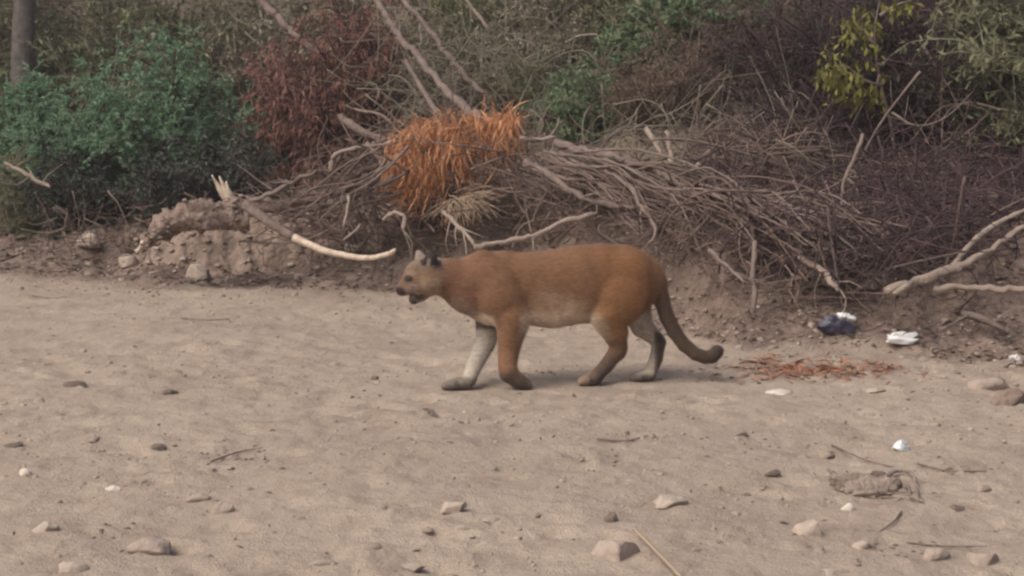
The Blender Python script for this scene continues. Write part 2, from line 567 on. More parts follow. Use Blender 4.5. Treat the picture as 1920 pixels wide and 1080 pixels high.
    cone([(953, 700, nf, 16), (970, 713, nf, 15.5), (986, 721, nf, 11.5)], 0.012, 1.1)
    for q in (-.026, -.009, .009, .026):
        cone([(976, 718, nf + q, 9), (990, 724, nf + q, 7)], 0.008)
    # far foreleg
    ff = fy(855, 731)
    cone([(925, 545, .08, 42), (918, 595, .08, 28), (911, 640, .08, 19.5), (888, 688, (ff + .08) / 2, 15), (880, 711, ff, 13.5)], 0.03, .9)
    cone([(878, 716, ff, 12.5), (855, 719, ff, 10.5), (839, 723, ff, 8)], 0.012, 1.5)
    for q in (-.03, -.01, .01, .03):
        cone([(850, 721, ff + q, 9), (833, 724, ff + q, 7)], 0.007)
    # near hind leg
    nh = fy(1105, 722)
    cone([(1172, 522, -.065, 50), (1160, 560, -.09, 51), (1142, 588, -.09, 35), (1140, 600, -.09, 30)], 0.024, .5)
    cone([(1141, 592, -.085, 33), (1153, 624, -.085, 24.5), (1160, 650, -.08, 16), (1158, 660, -.075, 16)], 0.022, .8)
    cone([(1158, 656, -.075, 15.5), (1138, 684, (nh - .075) / 2, 13.5), (1117, 706, nh, 13)], 0.012, .95)
    cone([(1117, 709, nh, 13), (1103, 712, nh, 11.5), (1093, 714, nh, 9)], 0.012, 1.3)
    for q in (-.028, -.0095, .0095, .028):
        cone([(1102, 713, nh + q, 9), (1089, 716, nh + q, 7)], 0.007)
    # far hind leg
    fh = fy(1203, 716)
    cone([(1180, 530, .06, 46), (1190, 575, .075, 31), (1203, 612, .08, 21.5), (1228, 634, .08, 14.5), (1235, 642, .08, 13.5)], 0.03, .75)
    cone([(1235, 641, .08, 13), (1230, 672, (fh + .08) / 2, 12.5), (1219, 698, fh, 12)], 0.012, .95)
    cone([(1219, 703, fh, 11), (1203, 706, fh, 10), (1190, 709, fh, 7.5)], 0.012, 1.4)
    for q in (-.028, -.0095, .0095, .028):
        cone([(1200, 707, fh + q, 8.5), (1186, 710, fh + q, 6.5)], 0.007)
    # tail
    cone([(1200, 496, 0, 24), (1220, 507, 0, 20), (1234, 530, 0.0, 16.5), (1241, 566, -.01, 14.5), (1250, 595, -.02, 14), (1264, 622, -.03, 13.5), (1282, 646, -.04, 13),
          (1303, 663, -.05, 12.5), (1322, 670, -.05, 12.5), (1336, 668, -.05, 13), (1344, 659, -.05, 13)], 0.018)
    V, F = surface_nets(D, org, h)
    o = new_mesh('cougar', V, F)
    import bmesh
    bm = bmesh.new(); bm.from_mesh(o.data)
    for _ in range(3):
        bmesh.ops.smooth_vert(bm, verts=bm.verts, factor=.5, use_axis_x=True, use_axis_y=True, use_axis_z=True)
    bmesh.ops.recalc_face_normals(bm, faces=bm.faces)
    bm.to_mesh(o.data); bm.free()
    me = o.data
    me.polygons.foreach_set('use_smooth', [True] * len(me.polygons))
    co = np.zeros(len(me.vertices) * 3); me.vertices.foreach_get('co', co); co = co.reshape(-1, 3)
    no = np.zeros(len(me.vertices) * 3); me.vertices.foreach_get('normal', no); no = no.reshape(-1, 3)
    # coat colours in body coordinates (units: 1/392 m, as drawn)
    t = co[:, 1] / 1.0
    q = (co[:, 2] - CAM_H)
    cz = -SP * co[:, 1] * 0 + 0
    dep = co[:, 1] * CP - q * SP
    bx = 960 + co[:, 0] * FPX / dep
    by = 540 - (q * CP + co[:, 1] * SP) * FPX / dep
    off = co[:, 1] - cougar_y(bx)
    def lerp(c, m, col):
        return c * (1 - m[:, None]) + np.array(col) * m[:, None]
    nz = fbm(bx / 26, by / 26 + off * 20, 3, 71)
    c = np.tile(np.array((.41, .218, .112)), (len(co), 1))
    c = lerp(c, sstep(1085, 1160, bx) * sstep(1250, 1200, bx), (.43, .205, .085))
    c = lerp(c, sstep(970, 880, bx) * sstep(790, 850, bx) * .8, (.38, .194, .115))
    c = lerp(c, np.clip(.45 + nz, 0, 1) * .25, (.27, .14, .08))
    c = lerp(c, sstep(478, 462, by) * sstep(900, 960, bx) * .35, (.25, .135, .085))
    belly = sstep(572, 604, by + 14 * nz) * .9 * sstep(968, 1000, bx) * sstep(1132, 1106, bx)
    c = lerp(c, belly, (.82, .68, .52))
    c = lerp(c, sstep(-.2, -.75, no[:, 2]) * sstep(870, 900, bx) * sstep(1160, 1120, bx) * sstep(575, 600, by) * (by < 640), (.80, .66, .52))
    fc = sstep(884, 872, bx - (by - 560) * .62) * sstep(548, 560, by) * sstep(840, 850, bx)   # throat and chest
    c = lerp(c, fc * sstep(-.1, -.6, no[:, 2]) * .7, (.50, .37, .27))
    # legs
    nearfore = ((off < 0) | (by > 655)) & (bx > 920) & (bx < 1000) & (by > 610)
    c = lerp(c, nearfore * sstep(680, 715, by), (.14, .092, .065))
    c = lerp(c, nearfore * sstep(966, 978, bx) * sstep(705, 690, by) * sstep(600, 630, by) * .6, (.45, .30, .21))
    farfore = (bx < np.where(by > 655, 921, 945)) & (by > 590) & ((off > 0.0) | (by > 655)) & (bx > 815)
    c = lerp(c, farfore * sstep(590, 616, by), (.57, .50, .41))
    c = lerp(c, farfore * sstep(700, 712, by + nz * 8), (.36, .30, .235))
    c = lerp(c, farfore * sstep(596, 606, by) * sstep(622, 612, by) * .8, (.16, .10, .07))  # painted shade between the chest and the far foreleg
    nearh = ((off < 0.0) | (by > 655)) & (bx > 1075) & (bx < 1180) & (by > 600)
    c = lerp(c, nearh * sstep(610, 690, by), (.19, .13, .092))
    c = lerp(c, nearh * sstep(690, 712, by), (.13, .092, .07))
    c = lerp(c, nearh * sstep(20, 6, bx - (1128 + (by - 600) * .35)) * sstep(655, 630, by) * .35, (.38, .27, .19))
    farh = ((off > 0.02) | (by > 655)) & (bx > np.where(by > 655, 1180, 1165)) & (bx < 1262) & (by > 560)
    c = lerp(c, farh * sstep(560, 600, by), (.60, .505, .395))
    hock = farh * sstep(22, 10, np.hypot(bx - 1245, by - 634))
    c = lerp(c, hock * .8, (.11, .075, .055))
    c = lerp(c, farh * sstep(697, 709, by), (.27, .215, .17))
    # tail
    taild = (bx > 1226) & (by > 500) & (off < 0.055)
    c = lerp(c, taild * sstep(500, 590, by) * sstep(1222, 1236, bx), (.175, .115, .078))
    c = lerp(c, taild * sstep(1318, 1338, bx), (.115, .078, .058))
    c = c * np.clip(.66 + .34 * sstep(.30, .48, c[:, 1]), 0, 1)[:, None]     # overall depth of the coat: pale fur stays pale
    flank = sstep(525, 585, by + 30 * nz) * sstep(985, 1015, bx) * sstep(1125, 1085, bx)
    c = lerp(c, flank * .65, (.52, .37, .25))
    c = lerp(c, sstep(970, 982, bx) * sstep(1012, 990, bx) * sstep(585, 600, by) * (by < 625) * .8, (.52, .39, .28))
    c = lerp(c, sstep(1108, 1118, bx - (by - 590) * .3) * sstep(1140, 1122, bx - (by - 590) * .3) * sstep(580, 596, by) * sstep(640, 615, by) * .45, (.45, .33, .23))
    # face
    face = sstep(842, 818, bx) * (by < 575)
    c = lerp(c, face * .85, (.24, .158, .10))  # tan fur, toned darker so the face looks shadowed
    c = lerp(c, face * sstep(512, 535, by) * sstep(775, 800, bx) * .8, (.36, .25, .155))
    c = lerp(c, face * sstep(508, 492, by) * .8, (.26, .20, .15))
    c = lerp(c, sstep(13, 6, np.hypot((bx - 772) * .75, by - 541)) * .9, (.50, .38, .32))
    c = lerp(c, (bx < 765) * sstep(7, 2, np.abs((bx - 754) * .75 - (535 - by) * .4)) * sstep(552, 546, by) * .0, (.1, .07, .06))
    c = lerp(c, sstep(30, 14, np.hypot(bx - 748, by - 536)) * .6, (.17, .095, .065))
    c = lerp(c, sstep(14, 8, np.hypot(bx - 748, by - 549)), (.035, .022, .018))
    c = lerp(c, (bx < 768) * sstep(550, 555, by), (.04, .025, .02))
    c = lerp(c, sstep(8.5, 4, np.hypot((bx - 766) * .8, by - 522.5)), (.04, .018, .012))
    c = lerp(c, sstep(7, 3, np.hypot((bx - 772) * .6, by - 512)) * .5, (.42, .32, .24))
    jaw = (bx < 800) & (by > 552)
    c = lerp(c, jaw * sstep(552, 556, by), (.25, .19, .15))
    c = lerp(c, jaw * sstep(13, 6, np.hypot(bx - 785, by - 553)), (.03, .02, .016))
    c = lerp(c, jaw * sstep(12, 6, np.hypot(bx - 772, by - 568)) * .9, (.06, .045, .036))
    ear = (off < -.03) & (by < 499) & (bx > 788) & (bx < 828)
    c = lerp(c, ear * sstep(500, 496, by), (.05, .038, .033))
    c = lerp(c, ear * sstep(4.0, 2.0, np.abs(bx - 804.0 - (by - 490) * -.15)) * sstep(482, 490, by), (.36, .28, .22))
    ear2 = (off > .03) & (by < 489) & (bx > 772) & (bx < 800)
    c = lerp(c, ear2 * sstep(492, 486, by), (.36, .30, .25))
    vg = o.vertex_groups.new(name='fur_length')
    fl_ = np.clip(1 - .75 * sstep(845, 815, bx) - .6 * sstep(690, 705, by) - .3 * sstep(600, 640, by), .2, 1)
    for lv in range(2, 11):
        ids = np.nonzero(np.round(fl_ * 10) == lv)[0]
        if len(ids): vg.add([int(v) for v in ids], lv / 10, 'REPLACE')
    ca = me.color_attributes.new('coat', 'BYTE_COLOR', 'CORNER')
    vi = np.zeros(len(me.loops), np.int32); me.loops.foreach_get('vertex_index', vi)
    ca.data.foreach_set('color', np.clip(np.concatenate([c, np.ones((len(c), 1))], 1), 0, 1)[vi].astype(np.float32).ravel())
    m = bpy.data.materials.new('cougar_coat'); m.use_nodes = True
    nt = m.node_tree; nd = nt.nodes; lk = nt.links
    b = nd['Principled BSDF']; b.inputs['Roughness'].default_value = .8; b.inputs['Specular IOR Level'].default_value = .2
    b.inputs['Sheen Weight'].default_value = .12
    a = nd.new('ShaderNodeAttribute'); a.attribute_name = 'coat'
    tc = nd.new('ShaderNodeTexCoord'); mp = nd.new('ShaderNodeMapping'); mp.inputs['Scale'].default_value = (35, 90, 110)
    no_ = nd.new('ShaderNodeTexNoise'); no_.inputs['Scale'].default_value = 1.0; no_.inputs['Detail'].default_value = 5
    lk.new(tc.outputs['Object'], mp.inputs[0]); lk.new(mp.outputs[0], no_.inputs['Vector'])
    mr = nd.new('ShaderNodeMapRange'); mr.inputs[1].default_value = .25; mr.inputs[2].default_value = .75; mr.inputs[3].default_value = .72; mr.inputs[4].default_value = 1.28
    lk.new(no_.outputs[0], mr.inputs[0])
    mul = nd.new('ShaderNodeVectorMath'); mul.operation = 'SCALE'
    lk.new(a.outputs['Color'], mul.inputs[0]); lk.new(mr.outputs[0], mul.inputs['Scale'])
    hi = nd.new('ShaderNodeHairInfo'); hr = nd.new('ShaderNodeMapRange'); hr.inputs[3].default_value = .7; hr.inputs[4].default_value = 1.3
    lk.new(hi.outputs['Random'], hr.inputs[0]); mul2 = nd.new('ShaderNodeVectorMath'); mul2.operation = 'SCALE'
    lk.new(mul.outputs[0], mul2.inputs[0]); lk.new(hr.outputs[0], mul2.inputs['Scale'])
    lk.new(mul2.outputs[0], b.inputs['Base Color'])
    bp = nd.new('ShaderNodeBump'); bp.inputs['Strength'].default_value = .35; bp.inputs['Distance'].default_value = .006
    lk.new(no_.outputs[0], bp.inputs['Height']); lk.new(bp.outputs[0], b.inputs['Normal'])
    me.materials.append(m)
    # short coat, lying back along the body
    md = o.modifiers.new('fur', 'PARTICLE_SYSTEM'); ps = md.particle_system.settings
    md.particle_system.vertex_group_length = 'fur_length'
    ps.type = 'HAIR'; ps.count = 90000; ps.hair_length = .008; ps.hair_step = 3; ps.display_step = 2; ps.render_step = 2
    ps.use_advanced_hair = True; ps.use_even_distribution = True
    ps.normal_factor = .0007; ps.object_align_factor = (.0016, 0, -.0007); ps.factor_random = .0006   # strands come out four times this long
    ps.root_radius = .07; ps.tip_radius = .02; ps.radius_scale = .010
    tag(o, 'tawny brown cougar walking left across the sand with its mouth open and tail hanging low', 'cougar')
    # eyes lie on the surface at the sockets
    em = mat('eye_dark', (.03, .018, .01), rough=.15, spec=.6)
    for sgn in (-1, 1):
        sel = np.hypot(bx - 766, by - 523) < 5
        sel &= (off * sgn > 0)
        p = co[sel].mean(0) if sel.any() else at(766, 523, cougar_y(766) + sgn * .05)
        mb = MB(); uvs(mb, p + np.array((0, -sgn * .004, 0)), (.0085, .0085, .008), 10)
        mb.build('eye', em, o)
    return o


def uvs(mb, c, r, n=10):
    th = np.linspace(0, math.pi, n); ph = np.arange(2 * n) * math.pi / n
    V = np.stack([np.sin(th)[:, None] * np.cos(ph)[None], np.sin(th)[:, None] * np.sin(ph)[None], np.cos(th)[:, None] * np.ones((1, 2 * n))], -1)
    V = V.reshape(-1, 3) * np.array(r) + np.array(c)
    i = np.arange(n - 1)[:, None] * 2 * n; j = np.arange(2 * n)[None]; j2 = (j + 1) % (2 * n)
    mb.add(V, np.stack([i + j, i + 2 * n + j, i + 2 * n + j2, i + j2], -1).reshape(-1, 4))


cougar = build_cougar()


# ------------------------------------------------------------------ stones
def blob(c, r, seed, n=20, amp=.17, f=1.6, flat=.25, yaw=0.0, sharp=0):
    """a stone: noisy ellipsoid, radii r, centre c; returns V, F"""
    r_ = np.random.default_rng(seed)
    th = np.linspace(0.02, math.pi - .02, n); ph = np.arange(2 * n) * math.pi / n
    V = np.stack([np.sin(th)[:, None] * np.cos(ph)[None], np.sin(th)[:, None] * np.sin(ph)[None], np.cos(th)[:, None] * np.ones((1, 2 * n))], -1).reshape(-1, 3)
    for _ in range(9 + sharp):                                    # facets: cut by random planes
        d = r_.normal(size=3); d /= np.linalg.norm(d)
        lim = .5 + .36 * r_.random()
        s = V @ d
        V = V - np.maximum(s - lim, 0)[:, None] * d * .97
    o = r_.random(3) * 50
    k = 1 + amp * (fbm(V[:, 0] * f + o[0], V[:, 1] * f + V[:, 2] * f * .7 + o[1], 3, seed) + .5 * vnoise(V[:, 2] * 3 + o[2], V[:, 0] * 3, seed + 1))
    V = V * k[:, None]
    V = V + .04 * np.stack([vnoise(V[:, 1] * 7, V[:, 2] * 7, seed + 3), vnoise(V[:, 0] * 7, V[:, 2] * 7, seed + 4), vnoise(V[:, 0] * 7, V[:, 1] * 7, seed + 5)], 1)
    V[:, 2] = np.where(V[:, 2] < -flat, -flat + (V[:, 2] + flat) * .3, V[:, 2])
    V = V * np.array(r)
    cy, sy = math.cos(yaw), math.sin(yaw)
    V = np.stack([V[:, 0] * cy - V[:, 1] * sy, V[:, 0] * sy + V[:, 1] * cy, V[:, 2]], 1) + np.array(c)
    i = np.arange(n - 1)[:, None] * 2 * n; j = np.arange(2 * n)[None]; j2 = (j + 1) % (2 * n)
    F = np.stack([i + j, i + 2 * n + j, i + 2 * n + j2, i + j2], -1).reshape(-1, 4)
    return V, F


STONES = [  # px, py (centre), width px, height px, material, label
    (372, 508, 62, 40, 'stone_pale', 'large pale rounded stone at the foot of the dirt mound'),
    (238, 490, 36, 28, 'stone_tan', 'tan stone just left of the dirt mound below the pale split log end'),
    (170, 456, 50, 34, 'stone_tan', 'dusty stone on the left bank under the dark shrub'),
    (70, 369, 60, 28, 'stone_tan', 'flat tan stone at the far left beneath the olive grass'),
    (668, 461, 44, 26, 'stone_white', 'blocky whitish stone just above the stripped white branch'),
    (707, 452, 46, 50, 'stone_pale', 'pointed pale stone behind the tip of the stripped white branch'),
    (455, 500, 34, 24, 'stone_tan', 'small tan stone right of the large pale stone by the mound'),
    (850, 949, 60, 30, 'stone_pale', 'light wedge shaped stone in the foreground with a dark underside'),
    (925, 972, 46, 22, 'stone_grey', 'low grey stone just right of the light wedge shaped stone'),
    (1148, 968, 32, 30, 'stone_and_shadow_dark', 'small dark brown three cornered stone standing on the sand'),
    (1257, 939, 70, 24, 'stone_pale', 'long flat light slab of stone lying on the sand'),
    (1155, 1030, 88, 42, 'stone_tan', 'broad sand coloured stone half sunk at the lower edge beside the straw stalk'),
    (278, 1017, 86, 46, 'stone_tan', 'big angular sand coloured stone at lower left with a dark right side'),
    (418, 944, 40, 42, 'stone_tan', 'upright rounded tan stone in the left foreground'),
    (207, 918, 42, 16, 'stone_white', 'thin white stone flake left of the upright tan stone'),
    (45, 885, 24, 16, 'stone_white', 'small bright white pebble near the left edge'),
    (1622, 1016, 44, 34, 'stone_pale', 'round pale pebble below the driftwood chunk'),
    (1522, 985, 66, 52, 'stone_pale', 'pale triangular stone pointing left in the right foreground'),
    (1590, 950, 26, 20, 'stone_white', 'bright white chip just under the driftwood chunk'),
    (1640, 882, 44, 24, 'stone_tan', 'tan pebble behind the driftwood chunk'),
    (1757, 1040, 54, 28, 'stone_tan', 'flat tan stone in the lower right corner with a shadowed front'),
    (1845, 1044, 74, 38, 'stone_tan', 'wide dusty stone nearest the lower right corner'),
    (130, 1064, 66, 26, 'stone_pale', 'pale flat stone at the bottom edge on the left'),
    (85, 986, 52, 22, 'stone_pale', 'light low stone near the left edge above the bottom'),
    (370, 932, 52, 20, 'stone_tan', 'low tan stone just left of the upright rounded stone'),
    (1635, 536, 38, 26, 'stone_tan', 'rounded tan stone at the left end of the forked driftwood log'),
    (1482, 348, 26, 24, 'stone_pale', 'pale round stone caught high in the dark twigs'),
    (1895, 742, 66, 44, 'earth', 'dark earthy clod at the right edge of the sand'),
    (1855, 716, 80, 36, 'stone_tan', 'wide dusty lump above the dark clod at the right edge'),
    (318, 734, 30, 14, 'stone_and_shadow_dark', 'small dark lump standing in for a shadow mark on the sand left of the cougar'),  # the dark lumps at left stand in for small shadows
    (138, 719, 44, 12, 'stone_and_shadow_dark', 'thin dark lump standing in for a shadow mark in the left middle of the sand'),
    (25, 832, 36, 14, 'stone_and_shadow_dark', 'dark lump standing in for a shadow mark touching the left edge of the sand'),
    (295, 838, 30, 16, 'stone_and_shadow_dark', 'dark lump standing in for a shadow mark left of the scatter of dark crumbs'),
    (512, 808, 14, 9, 'stone_and_shadow_dark', 'tiny dark lump standing in for a shadow mark in the middle of the left sand'),
    (703, 708, 22, 11, 'stone_and_shadow_dark', 'little dark lump standing in for a shadow mark between the crumbs and the cougar front paw'),
    (1450, 884, 36, 14, 'stone_and_shadow_dark', 'narrow dark stone left of the driftwood chunk'),
    (1795, 952, 32, 14, 'stone_and_shadow_dark', 'dark stone right of the driftwood chunk'),
    (1460, 735, 44, 12, 'stone_white', 'thin whitish chip below the orange needle patch'),
    (1640, 731, 40, 14, 'stone_pale', 'pale flat chip right of the orange needle patch'),
    (600, 1055, 52, 15, 'stone_grey', 'flat grey stone at the bottom edge left of centre'),
    (775, 1062, 52, 15, 'stone_grey', 'flat grey stone at the bottom edge nearer the centre'),
    (905, 1020, 34, 14, 'stone_grey', 'small grey flake below the low grey stone'),
    (870, 985, 36, 16, 'stone_grey', 'small grey lump directly below the light wedge shaped stone'),
    (1560, 1070, 60, 14, 'stone_pale', 'pale stone cut by the bottom edge right of the straw stalk'),
]
for k, (px, py, wd, ht, mn, lab) in enumerate(STONES):
    g = ray_ground(px, py + ht * .38)
    s = g[1] / (CP * FPX)
    rx, rz = wd * .56 * s, ht * .66 * s
    ry = rx * random.uniform(.6, .9)
    V, F = blob((0, 0, 0), (rx, ry, rz), 100 + k, sharp=6 if 'angular' in lab or 'triangular' in lab or 'wedge' in lab else 0,
                yaw=random.uniform(-.3, .3))
    c = np.array((g[0], g[1] + ry * .35, float(ground_h(g[0], g[1] + ry * .35)) + rz * (.02 if k > 7 else .25)))
    if 'caught high' in lab:
        c = at(px, py, g[1] - .12)
    o = new_mesh('stone', V, F, M[mn])
    o.location = c
    tag(o, lab, 'stone')

# small pebbles that nothing tells apart: individuals sharing a label
peb = [new_mesh('pebble', *blob((0, 0, 0), (1, .8, .6), 300 + k, n=8), M[mn]) for k, mn in enumerate(('stone_tan', 'stone_pale', 'stone_grey', 'stone_tan', 'stone_grey'))]
npb = 0
pr = random.Random(11)
for i in range(270):
    if i < 200:
        px, py = pr.uniform(15, 1905), 620 + 440 * pr.random() ** .7
        if 735 < px < 1380 and py < 760: continue
        sz = 3 + 14 * pr.random() ** 1.8
    else:
        px = pr.choice([pr.uniform(15, 700), pr.uniform(1300, 1905)])
        py = (pr.uniform(455, 530) if px < 700 else pr.uniform(590, 700)); sz = pr.uniform(5, 14)
    g = ray_ground(px, py); s = sz * g[1] / FPX
    o = peb[i % 5] if i < 5 else peb[i % 5].copy()
    if i >= 5: COL.objects.link(o)
    o.location = (g[0], g[1], g[2] - s * .05); o.scale = (s * pr.uniform(.8, 1.5), s, s * pr.uniform(.6, 1)); o.rotation_euler = (0, 0, pr.uniform(0, 6))
    tag(o, 'small rounded pebble lying loose on sand or dirt', 'pebble', 'loose pebbles on the riverbed')


def scatter_lumps(name, pts, sizes, m, seed, flat=.6):
    r_ = np.random.default_rng(seed)
    mb = MB()
    base = [blob((0, 0, 0), (1, .85, flat), 400 + k, n=4) for k in range(6)]
    for p, s in zip(pts, sizes):
        V, F = base[r_.integers(6)]
        a = r_.random() * 6.28
        V = V * s
        V = np.stack([V[:, 0] * math.cos(a) - V[:, 1] * math.sin(a), V[:, 0] * math.sin(a) + V[:, 1] * math.cos(a), V[:, 2]], 1)
        mb.add(V + p, F)
    return tag(mb.build(name, m), kind='stuff')


def gpts(n, fx, fy, r_):
    x = fx(n); y = fy(x, n)
    return np.stack([x, y, ground_h(x, y)], 1)


r_ = np.random.default_rng(21)
# gravel along the foot of the bank
P = gpts(2600, lambda n: r_.uniform(-5, 4.5, n), lambda x, n: base_y(x) + r_.normal(.25, .45, n), r_)
scatter_lumps('gravel', P, .006 + .02 * r_.random(len(P)) ** 3, M['gravel'], 5)
# crumbs of sand
yy = 5.4 + 6.5 * r_.random(7000)
xx = (r_.random(7000) - .5) * yy * .68
clus = (vnoise(xx * 1.7, yy * 1.9, 91) + .5 * vnoise(xx * 6, yy * 6, 92) > .08) & ~((np.abs(xx - .05) < .6) & (np.abs(yy - 9) < .25))
xx, yy = xx[clus], yy[clus]
scatter_lumps('sand_crumbs', np.stack([xx, yy, ground_h(xx, yy)], 1), .003 + .015 * r_.random(len(xx)) ** 4, M['sand_crumb'], 6)
# dark crumbs: litter clumps, and stand-ins for small shadows on the sand
P = []
for px, py, sx, sy, n in ((440, 862, 50, 14, 60), (610, 742, 45, 8, 26), (350, 842, 30, 12, 14), (1175, 822, 40, 8, 34), (1770, 885, 75, 12, 50), (950, 590, 120, 10, 0),
                          (360, 600, 60, 8, 12), (540, 600, 60, 8, 12), (1400, 835, 60, 12, 26), (1690, 1030, 60, 9, 30), (230, 1000, 30, 10, 16), (880, 990, 40, 12, 14),
                          (90, 560, 40, 4, 12), (300, 570, 60, 4, 12), (1020, 700, 60, 6, 10), (1400, 712, 60, 7, 26), (1860, 770, 40, 14, 26)):  # the cluster beneath the cat stands for its contact shadow
    for _ in range(n):
        P.append(ray_ground(px + r_.normal() * sx, py + r_.normal() * sy))
P = np.array(P)
scatter_lumps('litter_shadow_crumbs', P, .004 + .012 * r_.random(len(P)) ** 2, M['stone_and_shadow_dark'], 8, .45)


# flat bits of leaf and bark on the bank; on the sand they stand for small shadows
def flakes(name, P, m, L, seed, tilt=.25, asp=.4):
    r_ = np.random.default_rng(seed); mb = MB()
    a = r_.random(len(P)) * 6.28
    D = np.stack([np.cos(a), np.sin(a), r_.normal(0, tilt, len(P))], 1)
    l = L * (.4 + r_.random(len(P)))
    leaves(mb, P + np.array((0, 0, .006)), D, l, l * asp, r_)
    return tag(mb.build(name, m, smooth=False), kind='stuff')


P = gpts(9000, lambda n: r_.uniform(-6, 5.5, n), lambda x, n: base_y(x) + .05 + np.abs(r_.normal(0, 1.3, n)), r_)
flakes('leaf_litter', P, M['litter'], .05, 31)
P = gpts(14000, lambda n: r_.uniform(-9, 9, n), lambda x, n: r_.uniform(13.2, 24, n), r_)
flakes('upland_leaf_litter', P, M['leaf_dry'], .09, 32, .6)
yy = 5.4 + 6.5 * r_.random(300); xx = (r_.random(300) - .5) * yy * .68
flakes('sand_shadow_litter', np.stack([xx, yy, ground_h(xx, yy)], 1), M['litter'], .035, 33, .2, .3)  # dark flecks added because the sand itself shades too weakly
# orange needles fallen on the ground at right
P = []
for px, py, sx, sy, n in ((1500, 694, 70, 10, 330), (1560, 700, 60, 7, 160), (1430, 685, 30, 8, 90), (1640, 690, 40, 5, 40)):
    for _ in range(n):
        P.append(ray_ground(px + r_.normal() * sx, py + r_.normal() * sy))
flakes('fallen_orange_needles', np.array(P), M['needle_litter'], .09, 34, .25, .13)


# ------------------------------------------------------------------ driftwood
def traced(name, pts, r0, r1, Y0, Y1, m, label, cat='branch', group=None, rough=.55, twigs=0, forks=(), mats=None, split=None, sides=7):
    """a branch through photo pixels, laid at depth Y0..Y1, never inside the bank"""
    def pts3(pp, Ya, Yb):
        out = []
        for k, (a, b) in enumerate(pp):
            Y = Ya + (Yb - Ya) * k / max(1, len(pp) - 1)
            Y -= .35 if 10.0 < Y < 13.6 else 0
            g = ray_ground(a, b, .02)
            out.append(at(a, b, min(Y, g[1] - .02)))
        return np.array(out)
    mb = MB()
    P = spline(pts3(pts, Y0, Y1), .035)
    n = len(P)
    P = P + np.random.default_rng(len(label)).normal(0, 1, P.shape) * .28 * (r0 + r1) * .5 * P[:, 1:2] / FPX * (0 if name == 'straw_stalk' else .25 if split else 1)
    sc = P[:, 1] / FPX * (1 if r0 > 7.5 else .88)
    if twigs == 0 and name == 'branch' and len(pts) > 2: twigs = 4
    R = (r0 + (r1 - r0) * np.linspace(0, 1, n)) * sc
    R[-1] *= .55
    tube(mb, P, R, sides, rough)
    for fp, fa, fb, Ya, Yb in forks:
        Q = spline(pts3(fp, Ya, Yb), .035)
        tube(mb, Q, (fa + (fb - fa) * np.linspace(0, 1, len(Q))) * Q[:, 1] / FPX, 6, rough)
    r2 = np.random.default_rng(len(label) + 5)
    for _ in range(twigs):
        i = r2.integers(n // 5, n)
        d = r2.normal(size=3) * np.array((1, .5, .8)) + np.gradient(P, axis=0)[i] * 12
        d /= np.linalg.norm(d)
        L = r2.uniform(.08, .3)
        K = spline([P[i], P[i] + d * L * .5 + r2.normal(0, .02, 3), P[i] + d * L + r2.normal(0, .04, 3)], .04)
        tube(mb, K, np.linspace(R[i] * .45, .002, len(K)), 4)
    if split is not None:
        # one branch, two surfaces: bark up to the split, bare wood after it
        e = thing(name, tuple(P[0]), label, cat, group)
        for nm, s_, mm in (('bark_end', slice(0, split), m), ('stripped_end', slice(split - 1, None), mats)):
            q = MB(); ii = range(n)[s_]
            k0, k1 = int(ii[0]), int(ii[-1]) + 1
            tube(q, P[k0:k1], R[k0:k1] * (1.12 if nm == 'bark_end' else 1), 8, rough)
            q.build(nm, mm, e)
        return e
    V = np.concatenate(mb.V); c = P[n // 2].copy()
    o = new_mesh(name, V - c, np.concatenate(mb.F), M[m] if isinstance(m, str) else m)
    o.location = c
    return tag(o, label, cat, group)


def split_at(pts, px, Y0, Y1):
    out = []
    for k, (a, b) in enumerate(pts):
        Y = Y0 + (Y1 - Y0) * k / (len(pts) - 1)
        Y -= .35 if 10.0 < Y < 13.6 else 0
        out.append(at(a, b, min(Y, ray_ground(a, b, .02)[1] - .02)))
    P = spline(out, .035)
    q = (P[:, 2] - CAM_H)
    X = 960 + P[:, 0] * FPX / (P[:, 1] * CP - q * SP)
    return int(np.argmax(X > px))


